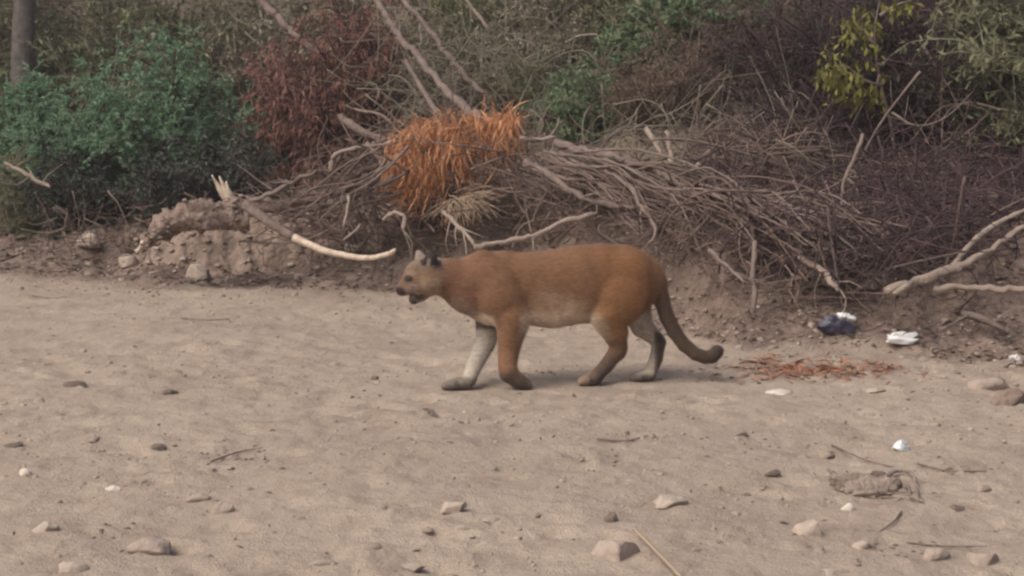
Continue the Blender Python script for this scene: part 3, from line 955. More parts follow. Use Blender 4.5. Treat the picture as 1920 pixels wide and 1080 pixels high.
WB = [(458, 383), (500, 413), (550, 444), (590, 463), (632, 476), (682, 484), (724, 478), (742, 468)]
traced('stripped_branch', WB, 9, 4.6, 12.5, 12.0, M['bark_grey'], 'long curved branch stripped to white wood at its right end, left of the cougar head', rough=.06,
       mats=M['bare_wood'], split=split_at(WB, 553, 12.5, 12.0))
B = [
    ('branch', [(470, 377), (510, 362), (555, 340), (582, 328), (593, 318)], 7, 4, 12.9, 12.9, 'bark_grey', 'grey bent branch rising right from the dirt mound to a hooked tip', dict(twigs=4)),
    ('root', [(621, 328), (623, 298), (640, 283), (682, 278), (722, 273), (750, 262)], 5.5, 5, 13.0, 13.1, 'pale_wood', 'pale root bent like an arch left of the orange dead needles', dict()),
    ('root', [(640, 216), (655, 232), (680, 248), (726, 266), (760, 272)], 8, 6, 13.4, 13.2, 'bark_grey', 'thick grey root slanting down into the left side of the orange needles', dict()),
    ('branch', [(688, 268), (705, 290), (728, 314)], 5, 4, 13.0, 13.0, 'pale_wood', 'short pale stick crossing the arched root', dict()),
    ('branch', [(470, 400), (540, 384), (600, 372), (650, 352), (700, 346)], 8, 6, 12.9, 13.0, 'bark_brown', 'brown branch running level behind the stripped white branch', dict(twigs=5)),
    ('branch', [(520, 385), (570, 402), (610, 420), (640, 438)], 5, 3, 12.7, 12.6, 'bark_brown', 'thin brown branch dropping right just above the stripped white branch', dict(twigs=3)),
    ('branch', [(560, 365), (620, 360), (680, 322), (740, 305)], 7, 6, 13.1, 13.2, 'bark_brown', 'dark branch running up beneath the arched pale root', dict(twigs=5)),
    ('twig', [(654, 368), (651, 398), (643, 428)], 3.2, 2.5, 12.6, 12.5, 'pale_wood', 'thin pale upright twig above the stripped white branch', dict()),
    ('twig', [(676, 420), (662, 436), (644, 450)], 3, 2.5, 12.5, 12.4, 'pale_wood', 'short pale twig leaning beside the whitish stone', dict()),
    ('branch', [(975, 261), (1005, 262), (1042, 258)], 5.5, 4.5, 12.7, 12.7, 'pale_wood', 'short level pale stick poking out right of the orange needles', dict()),
    ('driftwood_log', [(1045, 268), (1090, 280), (1140, 291), (1190, 306), (1240, 326), (1290, 357), (1330, 394), (1370, 440), (1425, 470), (1485, 494), (1545, 524), (1562, 534)], 8, 6, 12.6, 10.5, 'bark_grey',
     'long grey driftwood log sloping down right from the top of the debris pile', dict(rough=.6, sides=12, forks=[([(1290, 372), (1335, 412), (1372, 446)], 10, 8, 11.9, 11.3)])),
    ('branch', [(985, 300), (1030, 328), (1065, 354), (1112, 378), (1180, 388), (1240, 383), (1300, 386)], 7, 5, 12.3, 11.7, 'bark_grey', 'grey branch dropping right then level under the long driftwood log', dict(twigs=6)),
    ('branch', [(1135, 322), (1180, 350), (1205, 388), (1228, 425), (1226, 446), (1214, 460)], 5, 4, 12.0, 11.3, 'bark_grey', 'hooked grey branch curling down above the cougar rump', dict()),
    ('branch', [(890, 463), (945, 453), (1000, 443), (1030, 430), (1065, 414), (1118, 400)], 6, 5, 11.6, 11.6, 'pale_wood', 'pale branch lying right behind the cougar back', dict()),
    ('branch', [(1330, 366), (1400, 376), (1470, 385), (1520, 397), (1560, 413), (1590, 448), (1614, 488)], 6.5, 5, 11.5, 10.9, 'bark_grey', 'grey branch arching over to the right ahead of the dark thicket', dict(twigs=8)),
    ('branch', [(1520, 390), (1600, 381), (1680, 384), (1750, 398), (1795, 430), (1830, 480)], 5, 3, 11.3, 11.0, 'bark_brown', 'brown branch running level across the dark thicket', dict(twigs=8)),
    ('branch', [(1619, 254), (1604, 292), (1584, 332), (1577, 386), (1570, 420)], 5, 4, 11.4, 11.2, 'bark_grey', 'upright grey forked stick standing against the dark thicket',
     dict(forks=[([(1584, 332), (1605, 350), (1612, 385)], 3, 2, 11.4, 11.3)])),
    ('stake', [(1416, 452), (1413, 520), (1415, 588)], 6.5, 6, 10.75, 10.6, 'bark_grey', 'straight grey stick standing upright in the soil behind the cougar tail', dict(rough=.2)),
    ('driftwood_log', [(1664, 548), (1720, 528), (1780, 506), (1830, 484), (1875, 455), (1930, 418)], 10, 6, 10.1, 10.5, 'pale_wood', 'pale forked driftwood log rising to the right edge',
     dict(rough=.55, sides=12, forks=[([(1785, 500), (1826, 452), (1880, 414), (1935, 388)], 5.5, 4, 10.3, 10.8), ([(1712, 531), (1695, 540), (1675, 552)], 9, 6, 10.1, 10.05)])),
    ('driftwood_log', [(1750, 541), (1830, 539), (1960, 547)], 6, 7.5, 10.2, 10.1, 'pale_wood', 'straight pale log lying level beneath the forked log at the right edge', dict(rough=.5, sides=12)),
    ('branch', [(1500, 482), (1540, 508), (1572, 545)], 7, 5, 10.7, 10.4, 'pale_wood', 'short pale branch stub below the end of the long driftwood log', dict()),
    ('branch', [(832, 398), (862, 428), (892, 458)], 5, 4, 12.3, 12.0, 'pale_wood', 'straight pale stick slanting below the orange needles', dict()),
    ('branch', [(1655, 142), (1695, 170), (1732, 192), (1772, 224), (1810, 262)], 3.5, 2.5, 12.9, 12.7, 'bark_grey', 'thin grey branch slanting across the dark thicket under the yellow leaves', dict(twigs=4)),
    ('sapling_stem', [(1195, -5), (1220, 35), (1240, 70), (1247, 112), (1256, 145), (1268, 178), (1275, 230)], 5.5, 5, 14.6, 14.2, 'pale_wood', 'thin pale dead stem leaning against the brush at top centre right', dict(rough=.2, twigs=6)),
    ('branch', [(1060, 82), (1090, 66), (1120, 67), (1160, 73), (1215, 69)], 3.2, 2.5, 14.7, 14.6, 'pale_wood', 'thin arched pale branch left of the leaning dead stem', dict(twigs=3)),
    ('branch', [(1340, 60), (1370, 70), (1400, 82)], 3, 2.5, 15.5, 15.5, 'pale_wood', 'little pale branch among the bright green leaves', dict()),
    ('sapling_stem', [(1836, -20), (1843, 25), (1850, 70)], 5, 4, 13.9, 13.8, 'pale_wood', 'pale stem hanging at the top right corner', dict()),
    ('sapling_stem', [(1883, 170), (1888, 220), (1893, 270)], 4.5, 4, 12.8, 12.7, 'pale_wood', 'pale upright stem in the olive brush at the right edge', dict()),
    ('fallen_trunk', [(690, -25), (740, 55), (785, 108), (830, 163), (870, 200), (905, 224)], 7, 9.5, 14.4, 13.2, 'bark_grey', 'thick grey fallen trunk slanting down to the orange needles',
     dict(rough=.22, sides=10, forks=[([(760, 115), (795, 172), (820, 214)], 5, 6, 13.9, 13.3)])),
    ('fallen_trunk', [(745, -15), (790, 40), (830, 90), (870, 140), (905, 175)], 6, 5.5, 15.0, 14.3, 'bark_grey', 'fainter grey trunk leaning behind the thick fallen trunk', dict(rough=.25, sides=9)),
    ('sapling_stem', [(868, -10), (890, 22), (918, 58)], 4, 3.5, 14.8, 14.7, 'pale_wood', 'short pale stick at the top of the picture right of the fallen trunks', dict()),
    ('sapling_stem', [(478, -10), (520, 30), (560, 72), (600, 100)], 8, 5, 15.0, 14.6, 'bark_grey', 'grey stem leaning into the red dead bush from above', dict(rough=.2)),
    ('broken_stub', [(1250, 248), (1258, 285), (1262, 318)], 5, 6, 12.4, 12.2, 'pale_wood', 'broken pale stub standing above the long driftwood log', dict()),
    ('broken_stub', [(1212, 240), (1226, 264), (1240, 290)], 5, 5, 12.5, 12.3, 'pale_wood', 'thin pale stub leaning left of the broken stub', dict()),
    ('branch', [(1300, 326), (1318, 298), (1344, 272), (1338, 315), (1330, 350)], 5, 4.5, 12.0, 11.9, 'pale_wood', 'pale branch bent in a sharp upside down V on the debris pile', dict()),
    ('branch', [(1400, 310), (1430, 304), (1452, 296)], 5, 3, 12.0, 12.0, 'pale_wood', 'little pale stick on the slope above the grey arching branch', dict()),
    ('branch', [(1500, 275), (1540, 290), (1600, 297), (1680, 310), (1760, 335), (1840, 360)], 4, 3, 11.9, 11.7, 'bark_brown', 'long thin brown branch through the upper dark thicket', dict(twigs=8)),
    ('branch', [(1700, 335), (1760, 352), (1830, 372), (1900, 405)], 5, 4, 11.6, 11.4, 'bark_brown', 'brown branch sloping right through the middle of the dark thicket', dict(twigs=7)),
    ('branch', [(1785, 450), (1760, 485), (1735, 515)], 4, 3, 10.9, 10.6, 'bark_brown', 'short brown stick leaning on the forked log', dict()),
    ('branch', [(1660, 420), (1700, 470), (1730, 515)], 4.5, 3.5, 11.0, 10.7, 'bark_brown', 'brown stick reaching down to the forked log from the thicket', dict()),
    ('branch', [(1440, 430), (1480, 470), (1530, 500)], 5, 4, 11.0, 10.7, 'bark_brown', 'brown stick lying along the lower side of the long driftwood log', dict(twigs=3)),
    ('branch', [(1390, 395), (1410, 430), (1408, 470)], 4.5, 4, 11.2, 10.9, 'bark_grey', 'grey curved stick above the upright stick in the soil', dict()),
    ('branch', [(10, 306), (50, 328), (95, 352)], 4.5, 3.5, 13.9, 13.8, 'pale_wood', 'pale stick lying on the olive grass at the left edge', dict()),
    ('branch', [(720, 410), (742, 398), (758, 404), (756, 434)], 5, 4.5, 12.5, 12.4, 'pale_wood', 'small hooked pale root below the orange needles', dict()),
    ('branch', [(1330, 470), (1365, 500), (1395, 530)], 4, 3.5, 10.9, 10.6, 'bark_grey', 'grey stick lying on the soil left of the upright stick', dict()),
    ('branch', [(1805, 585), (1850, 600), (1888, 622)], 8, 5, 9.9, 9.8, 'bark_grey', 'grey stick half buried in soil at the right below the logs', dict()),
    ('straw_stalk', [(1190, 993), (1225, 1028), (1262, 1066), (1290, 1096)], 4, 4.5, 6.6, 6.0, 'straw', 'straight straw stalk lying on the sand at the bottom edge', dict(rough=.1)),
]
for nm, pts, r0, r1, Y0, Y1, m, lab, kw in B:
    traced(nm, pts, r0, r1, Y0, Y1, m, lab, cat={'driftwood_log': 'log', 'fallen_trunk': 'trunk', 'root': 'root', 'twig': 'twig', 'stake': 'stick', 'straw_stalk': 'stalk', 'sapling_stem': 'stem', 'broken_stub': 'stub'}.get(nm, 'branch'), **kw)

# splintered white stump on the mound
e = thing('splintered_stump', tuple(at(438, 388, 12.75)), 'short stump with a splintered bright white tip on top of the dirt mound', 'stump')
mb = MB()
tube(mb, spline([at(470, 398, 12.8), at(448, 390, 12.76), at(434, 377, 12.72)], .02), np.array([.045] * 30)[:len(spline([at(470, 398, 12.8), at(448, 390, 12.76), at(434, 377, 12.72)], .02))], 8, .3)
mb.build('bark', M['bark_brown'], e)
mb = MB()
for a, b, c, r0 in (((437, 383), (424, 358), (411, 330), .046), ((433, 380), (415, 358), (397, 328), .034), ((439, 380), (430, 362), (424, 340), .03), ((436, 382), (420, 364), (405, 346), .028)):
    Q = spline([at(*a, 12.72), at(*b, 12.71), at(*c, 12.70)], .02)
    tube(mb, Q, np.linspace(r0, .004, len(Q)), 6, .4)
mb.build('splintered_tip', M['bare_wood'], e)

# dirt mound with a rotten log lying over it
g0 = ray_ground(372, 515)
nu, nv = 110, 70
U, W_ = np.meshgrid(np.linspace(-1, 1, nu), np.linspace(-1, 1, nv))
rr_ = np.sqrt(U ** 2 + W_ ** 2) * (1 + .35 * fbm(U * 2.2 + 5, W_ * 2.2, 3, 61))
X, Y = g0[0] + .16 + U * .86, g0[1] + .40 + W_ * .47
Hm = .37 * (1 - sstep(.1, .98, rr_)) * (1 + .35 * U) * (1 + .35 * fbm(U * 2.6, W_ * 2.6, 4, 62)) + (rr_ < .96) * (.07 * fbm(X * 9, Y * 9, 4, 63) + .03 * np.abs(fbm(X * 25, Y * 25, 2, 64)))
Z = ground_h(X, Y) - .05 + np.maximum(Hm, 0) * 1.05
i = np.arange(nv - 1)[:, None] * nu; j = np.arange(nu - 1)[None]
o = new_mesh('dirt_mound', np.stack([X, Y, Z], -1).reshape(-1, 3), np.stack([i + j, i + j + 1, i + nu + j + 1, i + nu + j], -1).reshape(-1, 4), M['earth'])
tag(o, 'lumpy brown dirt mound at the left foot of the debris pile', 'dirt mound')
_q = np.random.default_rng(65); _k = np.nonzero((rr_.ravel() < .95))[0]; _k = _q.choice(_k, 420)
scatter_lumps('mound_crumbs', np.stack([X, Y, Z], -1).reshape(-1, 3)[_k] + (0, 0, .004), .008 + .032 * _q.random(420) ** 2.5, M['gravel'], 66)
tangle_later = np.stack([X, Y, Z], -1).reshape(-1, 3)[_q.choice(np.nonzero(rr_.ravel() < .9)[0], 60)]
e = thing('rotten_log', tuple(at(262, 465, 12.55)), 'crumbling brown log lying over the dirt mound with a pale split left end', 'log')
mb = MB()
Q = spline([at(262, 462, 12.50), at(300, 436, 12.56), at(345, 414, 12.60), at(400, 408, 12.62), at(462, 408, 12.68)], .012)
tube(mb, Q, np.interp(np.linspace(0, 1, len(Q)), [0, .2, .6, 1], [.03, .06, .08, .06]), 40, 1.1)
V = np.concatenate(mb.V); F = np.concatenate(mb.F)
ct = Q[np.argmin(((V[:, None, :] - Q[None, ::4, :]) ** 2).sum(-1), 1) * 4]
rd = V - ct; rd /= np.linalg.norm(rd, axis=1)[:, None] + 1e-6
V = V + rd * (.075 * fbm(V[:, 0] * 9 + V[:, 2] * 5, V[:, 1] * 9 + V[:, 2] * 8, 4, 81) + .03 * np.abs(fbm(V[:, 0] * 34, V[:, 2] * 34 + V[:, 1] * 20, 3, 82)))[:, None]
new_mesh('bark', V - np.array(e.location), F, M['earth'], e)
_k = _q.choice(len(V), 260)
scatter_lumps('log_crumbs', V[_k], .006 + .03 * _q.random(260) ** 2.5, M['earth'], 67)
mb = MB()
for a, b, r0 in (((272, 456), (255, 474), .032), ((268, 452), (262, 468), .02), ((274, 464), (252, 470), .014)):
    Q = spline([at(*a, 12.47), at((a[0] + b[0]) / 2, (a[1] + b[1]) / 2, 12.46), at(*b, 12.45)], .012)
    tube(mb, Q, np.linspace(r0, .006, len(Q)), 6, .4)
mb.build('split_end', M['bare_wood'], e)

# driftwood chunk with a curled root, foreground right
g = ray_ground(1625, 922)
e = thing('driftwood_chunk', tuple(g), 'rough grey brown driftwood chunk with a bent root in the right foreground', 'driftwood')
V, F = blob((0, 0, 0), (.150, .065, .052), 771, n=30, amp=.3, f=2.2, flat=.5, yaw=-.12, sharp=12)
V[:, 2] += .025 - .10 * (V[:, 0] + .02) * .5
new_mesh('trunk', V, F, M['driftwood'], e)


def lie(pp, lift=.012):
    out = []
    for k, (a, b) in enumerate(pp):
        q = ray_ground(a, b); out.append(q + (0, 0, lift + .006 * (k % 2)))
    return np.array(out)


for pp, r0, r1 in (([(1650, 912), (1672, 897), (1694, 892), (1711, 904), (1719, 922), (1722, 944)], .012, .006), ([(1662, 930), (1684, 912), (1702, 922), (1708, 944)], .009, .004),
                   ([(1640, 936), (1686, 938), (1732, 947)], .008, .004), ([(1590, 928), (1570, 908), (1553, 888)], .016, .009), ([(1600, 934), (1640, 938), (1670, 934)], .012, .006)):
    Q = spline(lie(pp), .012)
    Q[:, 2] += .008 * np.sin(np.linspace(0, math.pi, len(Q)))
    mb = MB(); tube(mb, Q, np.linspace(r0, r1, len(Q)) * .8, 7, .8); mb.build('root', M['driftwood'], e)
for k, (pp, lab) in enumerate((([(1690, 962), (1675, 985), (1648, 1000)], 'thin stick standing in for a dark pit in the sand under the bent root of the driftwood chunk'), ([(1700, 1020), (1760, 1030), (1850, 1028)], 'thin stick standing in for a dark pit behind the stones of the lower right corner'),
                               ([(1560, 838), (1630, 870), (1700, 884)], 'thin stick standing in for a dark pit behind the driftwood chunk'), ([(1720, 872), (1780, 888), (1850, 886)], 'stick standing in for a dark pit to the right behind the driftwood chunk'),
                               ([(1120, 826), (1170, 832), (1215, 820)], 'little curved stick standing in for a dark pit in the sand right of centre'), ([(395, 868), (440, 855), (492, 842)], 'stick standing in for a dark pit among the scatter of crumbs at left'),
                               ([(60, 556), (95, 562), (125, 558)], 'thin stick standing in for a dark pit in the sand at the far left below the bank'), ([(340, 598), (390, 604), (430, 600)], 'thin stick standing in for a dark pit in the sand below the dirt mound'))):
    Q = spline(lie(pp, .006), .02); mb = MB(); tube(mb, Q - Q[0], np.linspace(.0042, .0018, len(Q)), 6, .8)
    o = mb.build('stick', M['bark_grey']); o.location = Q[0]; tag(o, lab, 'stick')  # these sticks stand in for dark marks, mostly pits in the sand
# dark dry leaf near the cougar's front paw
g = ray_ground(805, 778)
mb = MB()
leaves(mb, np.array([g + (-.03, .0, .03), g + (-.035, .01, .028)]), np.array([(.06, -.02, -.02), (.05, .02, -.025)]), [.085, .07], [.03, .03])
tag(mb.build('dry_leaf', M['stone_and_shadow_dark'], smooth=False), 'curled dark dry leaf on the sand below the front paws', 'leaf')


# ------------------------------------------------------------------ litter left by people
def crumple(px, py, wd, ht, seed, flat=.35, depth=.6, amp=.5, lift=.3):
    g = ray_ground(px, py + ht * .35); s = g[1] / FPX
    V, F = blob(g + (0, 0, ht * lift * s), (wd * .5 * s, wd * .5 * s * depth, ht * .55 * s), seed, n=22, amp=amp, f=2.4, flat=flat, sharp=10)
    return V, F, g


V, F, g = crumple(1570, 612, 76, 40, 701)
e = thing('crumpled_bag', tuple(g), 'crumpled dark blue plastic bag with a white flap on the soil', 'bag')
new_mesh('blue_film', V - g, F, M['plastic_blue'], e)
V, F, _ = crumple(1583, 603, 44, 22, 702, lift=.75)
V[:, 1] -= .035
new_mesh('white_flap', V - g, F, M['plastic_white'], e)
V, F, g = crumple(1693, 638, 78, 28, 703)
V[:, 2] += .18 * (V[:, 0] - g[0]) ** 2 / .1
tag(new_mesh('plastic_scrap', V, F, M['plastic_white']), 'white crumpled plastic scrap right of the dark blue bag', 'plastic scrap')
V, F, g = crumple(1902, 672, 24, 16, 704)
tag(new_mesh('plastic_scrap', V, F, M['plastic_white']), 'tiny white plastic scrap on the soil at the right edge', 'plastic scrap')
V, F, g = crumple(1687, 838, 42, 24, 705)
tag(new_mesh('foil_wrapper', V, F, M['foil']), 'small silvery crumpled wrapper on the sand above the driftwood chunk', 'wrapper')


# ------------------------------------------------------------------ tangles of twigs
def in_poly(px, py, poly):
    c = False; n = len(poly); j = n - 1
    for i in range(n):
        xi, yi = poly[i]; xj, yj = poly[j]
        if (yi > py) != (yj > py) and px < (xj - xi) * (py - yi) / (yj - yi) + xi: c = not c
        j = i
    return c


def tangle_pts(poly, n, Ymax, lift, r2):
    xs = [p[0] for p in poly]; ys = [p[1] for p in poly]
    out = []
    while len(out) < n:
        px, py = r2.uniform(min(xs), max(xs)), r2.uniform(min(ys), max(ys))
        if not in_poly(px, py, poly): continue
        g = ray_ground(px, py)
        Y = min(g[1], Ymax(px)) - lift * r2.random()
        out.append(at(px, py, Y))
    return np.array(out)


def twig_curve(p, L, r2, flat=.5):
    d = r2.normal(size=3) * np.array((1, .45, flat)); d /= np.linalg.norm(d)
    b = r2.normal(size=3) * L * .13
    return [p - d * L * .5, p - d * L * .15 + b, p + d * L * .2 + b * .6, p + d * L * .5 - b]


def tangle(name, poly, n, Ymax, lift, m, seed, Lr=(.15, .6), rr=(.0022, .006), flat=.5):
    r2 = np.random.default_rng(seed); mb = MB()
    for p in tangle_pts(poly, n, Ymax, lift, r2):
        L = r2.uniform(*Lr)
        Q = spline(twig_curve(p, L, r2, flat), .06)
        Q[:, 2] = np.maximum(Q[:, 2], ground_h(Q[:, 0], Q[:, 1]) + .002)
        r = r2.uniform(*rr)
        tube(mb, Q, np.linspace(r, r * .45, len(Q)), 4, 0, r_=r2)
    return tag(mb.build(name, M[m]), kind='stuff')


PILE = [(480, 385), (600, 335), (650, 280), (740, 250), (980, 262), (1200, 300), (1330, 380), (1420, 470), (1300, 470), (1180, 440), (900, 462), (720, 470), (560, 440)]
pile_y = lambda px: np.interp(px, [400, 700, 1000, 1300, 1500, 1900], [12.9, 13.1, 12.7, 11.9, 11.3, 11.2])
THICK = [(1330, 250), (1480, 190), (1640, 200), (1720, 120), (1990, 330), (1990, 400), (1850, 455), (1700, 505), (1560, 520), (1420, 450), (1330, 370)]
tangle('twig_tangle', PILE, 950, pile_y, .28, 'twig', 41, (.15, .7), (.002, .0052))
tangle('dark_twig_tangle', THICK, 1500, lambda px: 12.6 + 0 * px, .5, 'twig_dark', 42, (.2, .8), (.0022, .006), .8)
tangle('twig_tangle', [(1270, 250), (1500, 260), (1560, 400), (1640, 560), (1500, 560), (1400, 480), (1300, 400)], 420, lambda px: np.interp(px, [1270, 1640], [12.2, 10.9]), .3, 'twig', 43)
tangle('twig_tangle', [(60, 400), (420, 370), (520, 380), (480, 460), (60, 470)], 160, lambda px: 13.6 + 0 * px, .15, 'twig', 44, (.1, .4))
tangle('twig_tangle', [(1310, 480), (1560, 530), (1900, 560), (1915, 640), (1500, 640), (1320, 600)], 120, lambda px: 11 + 0 * px, .06, 'twig', 45, (.06, .25), (.0018, .004), .25)
tangle('twig_tangle', [(640, 60), (1000, 60), (1500, 130), (1560, 300), (1000, 280), (700, 260)], 450, lambda px: 15.2 + 0 * px, 1.3, 'twig_grey', 46, (.25, .9), (.002, .005), 1.0)

mb = MB(); r2 = np.random.default_rng(46)
for p in tangle_later:
    Q = spline(twig_curve(p + np.array((0, -.02, .01)), r2.uniform(.08, .3), r2, .4), .05); tube(mb, Q, np.linspace(.0045, .002, len(Q)), 4)
tag(mb.build('root_tangle', M['twig']), kind='stuff')

# long thin branches arching down from the top of the pile
r2 = np.random.default_rng(58)
for k in range(88):
    if k >= 52:
        a = (r2.uniform(1080, 1420), 0); a = (a[0], np.interp(a[0], [1080, 1450], [290, 430]) + r2.uniform(-25, 60)); b = (a[0] + r2.uniform(200, 430), r2.uniform(420, 535)); sag = r2.uniform(-60, -10)
    elif k < 36:
        a = (r2.uniform(950, 1260), 0); a = (a[0], np.interp(a[0], [950, 1300], [255, 340]) + r2.uniform(-10, 60)); b = (a[0] + r2.uniform(180, 480), r2.uniform(400, 545)); sag = r2.uniform(-45, -5)
    else:
        a = (r2.uniform(680, 780), r2.uniform(255, 370)); b = (r2.uniform(470, 640), r2.uniform(385, 455)); sag = r2.uniform(-30, 25)
    pts = [a, (a[0] * .66 + b[0] * .34, a[1] * .66 + b[1] * .34 + sag + r2.normal(0, 15)), (a[0] * .3 + b[0] * .7, a[1] * .3 + b[1] * .7 + sag * .8 + r2.normal(0, 18)), b]
    Ya, Yb = float(pile_y(a[0])) - .2, float(pile_y(b[0])) - (.75 if k >= 52 else .4)
    traced('branch', pts, r2.uniform(2.1, 4.4), 1.5, Ya, Yb, ('bark_grey', 'bark_brown', 'twig', 'bark_grey')[k % 4], 'long thin branch arching down through the driftwood pile', group='arching branches of the driftwood pile', rough=.5, twigs=3)

# bigger loose sticks in the pile: countable, look alike
r2 = np.random.default_rng(55)
for poly, n, Ym, mats_ in ((PILE, 105, pile_y, ('bark_grey', 'bark_brown', 'bark_brown')), (THICK, 40, lambda px: 11.9 + 0 * px, ('bark_brown', 'bark_dark', 'bark_grey'))):
    for k, p in enumerate(tangle_pts(poly, n, Ym, .5, r2)):
        L = r2.uniform(.35, 1.0)
        Q = spline(twig_curve(p, L, r2, .5), .04)
        Q[:, 2] = np.maximum(Q[:, 2], ground_h(Q[:, 0], Q[:, 1]) + .01)
        r = r2.uniform(.0045, .0115)
        mb = MB(); tube(mb, Q - p, np.linspace(r, r * .4, len(Q)), 6, .35, r_=r2)
        for _ in range(3):
            i = r2.integers(1, len(Q) - 1); d = r2.normal(size=3); d /= np.linalg.norm(d)
            K = spline([Q[i] - p, Q[i] - p + d * .08, Q[i] - p + d * .17 + r2.normal(0, .02, 3)], .05)
            tube(mb, K, np.linspace(r * .45, .0015, len(K)), 4, r_=r2)
        o = mb.build('stick', M[mats_[k % 3]]); o.location = p
        if poly is PILE:
            tag(o, 'thin curved stick tangled in the driftwood pile behind the cougar', 'stick', 'loose sticks in the driftwood pile')
        else:
            tag(o, 'thin dark stick tangled in the brushy thicket at right', 'stick', 'loose sticks in the dark thicket')


# ------------------------------------------------------------------ shrubs
def shrub_mesh(seed, rad, ht, stems, subs, twigs, leaf_per, leaf_l, leaf_w, droop=0.0, spread=1.0, needle=False, r_stem=.012, up=.7):
    """local meshes: stems MB and foliage MB (base at the origin)"""
    r2 = np.random.default_rng(seed)
    sm, fm = MB(), MB()
    tips = []
    for _ in range(stems):
        a = r2.random() * 6.28; q = r2.random() ** .6
        end = np.array((math.cos(a) * rad * q * spread, math.sin(a) * rad * q * .8 * spread, ht * (1 - .45 * q * q) * r2.uniform(.6, 1)))
        mid = end * np.array((.35, .35, .55)) + r2.normal(0, .05, 3)
        P = spline([np.array((math.cos(a) * .05, math.sin(a) * .05, -.08)), mid, end], .12)
        tube(sm, P, np.linspace(r_stem, .003, len(P)), 5, .2, r_=r2)
        for _ in range(subs):
            i = r2.integers(len(P) // 4, len(P))
            d = r2.normal(size=3) + np.array((0, 0, up)) + end * .4; d /= np.linalg.norm(d)
            L = r2.uniform(.2, .5) * max(rad, ht * .6)
            K = spline([P[i], P[i] + d * L * .5, P[i] + d * L + np.array((0, 0, -droop * L * .5))], .08)
            tube(sm, K, np.linspace(.005, .0018, len(K)), 4, r_=r2)
            for _ in range(twigs):
                j = r2.integers(1, len(K)); e = r2.normal(size=3) * np.array((1, 1, .55)) + d * .8 + np.array((0, 0, -droop)); e /= np.linalg.norm(e)
                l2 = r2.uniform(.08, .28) * (rad * .5 + .4)
                T = spline([K[j], K[j] + e * l2 * .5, K[j] + e * l2 + np.array((0, 0, -droop * l2 * .6))], .05)
                tube(sm, T, np.linspace(.0028, .001, len(T)), 3, r_=r2)
                tips.append(T)
    C, D = [], []
    for T in tips:
        for _ in range(leaf_per):
            t = r2.random() * (len(T) - 1); i = int(t); f = t - i
            p = T[i] * (1 - f) + T[min(i + 1, len(T) - 1)] * f
            d = T[-1] - T[0]; d = d / (np.linalg.norm(d) + 1e-9)
            v = r2.normal(size=3) * (.5 if needle else .9) + d * (1.1 if needle else .7) + np.array((0, 0, -droop))
            C.append(p); D.append(v)
    if C:
        C, D = np.array(C), np.array(D)
        s = r2.uniform(.55, 1.2, len(C))
        leaves(fm, C, D, leaf_l * s, leaf_w * s, r2)
    return sm, fm


def make_shrub(name, sm, fm, stem_m, leaf_m, loc, label, cat, group=None, sc=1.0, rz=0.0):
    e = thing(name, loc, label, cat, group)
    e.scale = (sc, sc, sc); e.rotation_euler = (0, 0, rz)
    for nm, mb, m in (('stems', sm, stem_m), ('foliage', fm, leaf_m)):
        if mb.n:
            new_mesh(nm, np.concatenate(mb.V), np.concatenate(mb.F), M[m], e, smooth=nm == 'stems')
    return e


def place(px, Y):
    x = (px - 960) / FPX * Y
    return (x, Y, float(ground_h(x, Y)) - .03)


# the green bush at left: three crowns that read as one spreading shrub
for k, (px, Y, rad, ht, lab) in enumerate(((180, 14.7, .75, 1.05, 'bright green feathery bush leaning over the left bank'),
                                           (330, 15.0, .8, 1.45, 'taller blue green feathery bush beside the red dead bush'),
                                           (75, 15.2, .5, 1.0, 'sparse green bush at the left edge behind the bright bush'))):
    sm, fm = shrub_mesh(600 + k, rad, ht, 24, 7, 7, 17, .046, .016, .15, needle=True)
    make_shrub('green_bush', sm, fm, 'twig_dark', 'leaf_green', place(px, Y), lab, 'bush')
# dark undergrowth below it
for k, (px, Y, rad, ht, lab) in enumerate(((300, 14.0, .5, .55, 'low dark shrub in the shade under the green bush'), (440, 14.0, .45, .8, 'dark leafy shrub between the green bush and the red bush'),
                                           (140, 14.2, .5, .5, 'low dark shrub at the far left under the bright bush'))):
    sm, fm = shrub_mesh(620 + k, rad, ht, 16, 6, 5, 9, .05, .022)
    make_shrub('dark_shrub', sm, fm, 'twig_dark', 'leaf_dark', place(px, Y), lab, 'shrub')
# red brown dead bush
for k, (px, Y, rad, ht, lab) in enumerate(((630, 14.6, .52, 1.5, 'red brown dead bush with drooping needles behind the debris pile'), (550, 14.9, .42, 1.25, 'smaller red brown dead bush beside the green bush'),
                                           (690, 15.1, .45, 1.5, 'faded red dead bush under the leaning trunks'))):
    sm, fm = shrub_mesh(640 + k, rad, ht, 18, 8, 7, 9, .07, .009, .55, needle=True)
    make_shrub('dead_bush', sm, fm, 'twig_dark', 'leaf_red', place(px, Y), lab, 'bush')


# orange dead needles draped over the pile
def drape(mb, poly, n, Y, L, W, r2, spread=.3):
    xs = [p[0] for p in poly]; ys = [p[1] for p in poly]
    C, D = [], []
    while len(C) < n:
        px, py = r2.uniform(min(xs), max(xs)), r2.uniform(min(ys), max(ys))
        if in_poly(px, py, poly) and vnoise(px / 13., py / 13., 5) + vnoise(px / 30., py / 30., 6) > -.12 - .3 * r2.random():
            px += r2.normal(0, 5); py += r2.normal(0, 7)
            up = r2.random() < .16
            C.append(at(px, py, Y + r2.normal(0, .1))); D.append((r2.normal(0, spread), r2.normal(0, spread) - .1, .5 if up else -1))
    C, D = np.array(C), np.array(D)
    s = .35 + 1.1 * r2.random(n) ** 1.5
    leaves(mb, C, D, L * s, W * (.6 + .5 * s), r2)


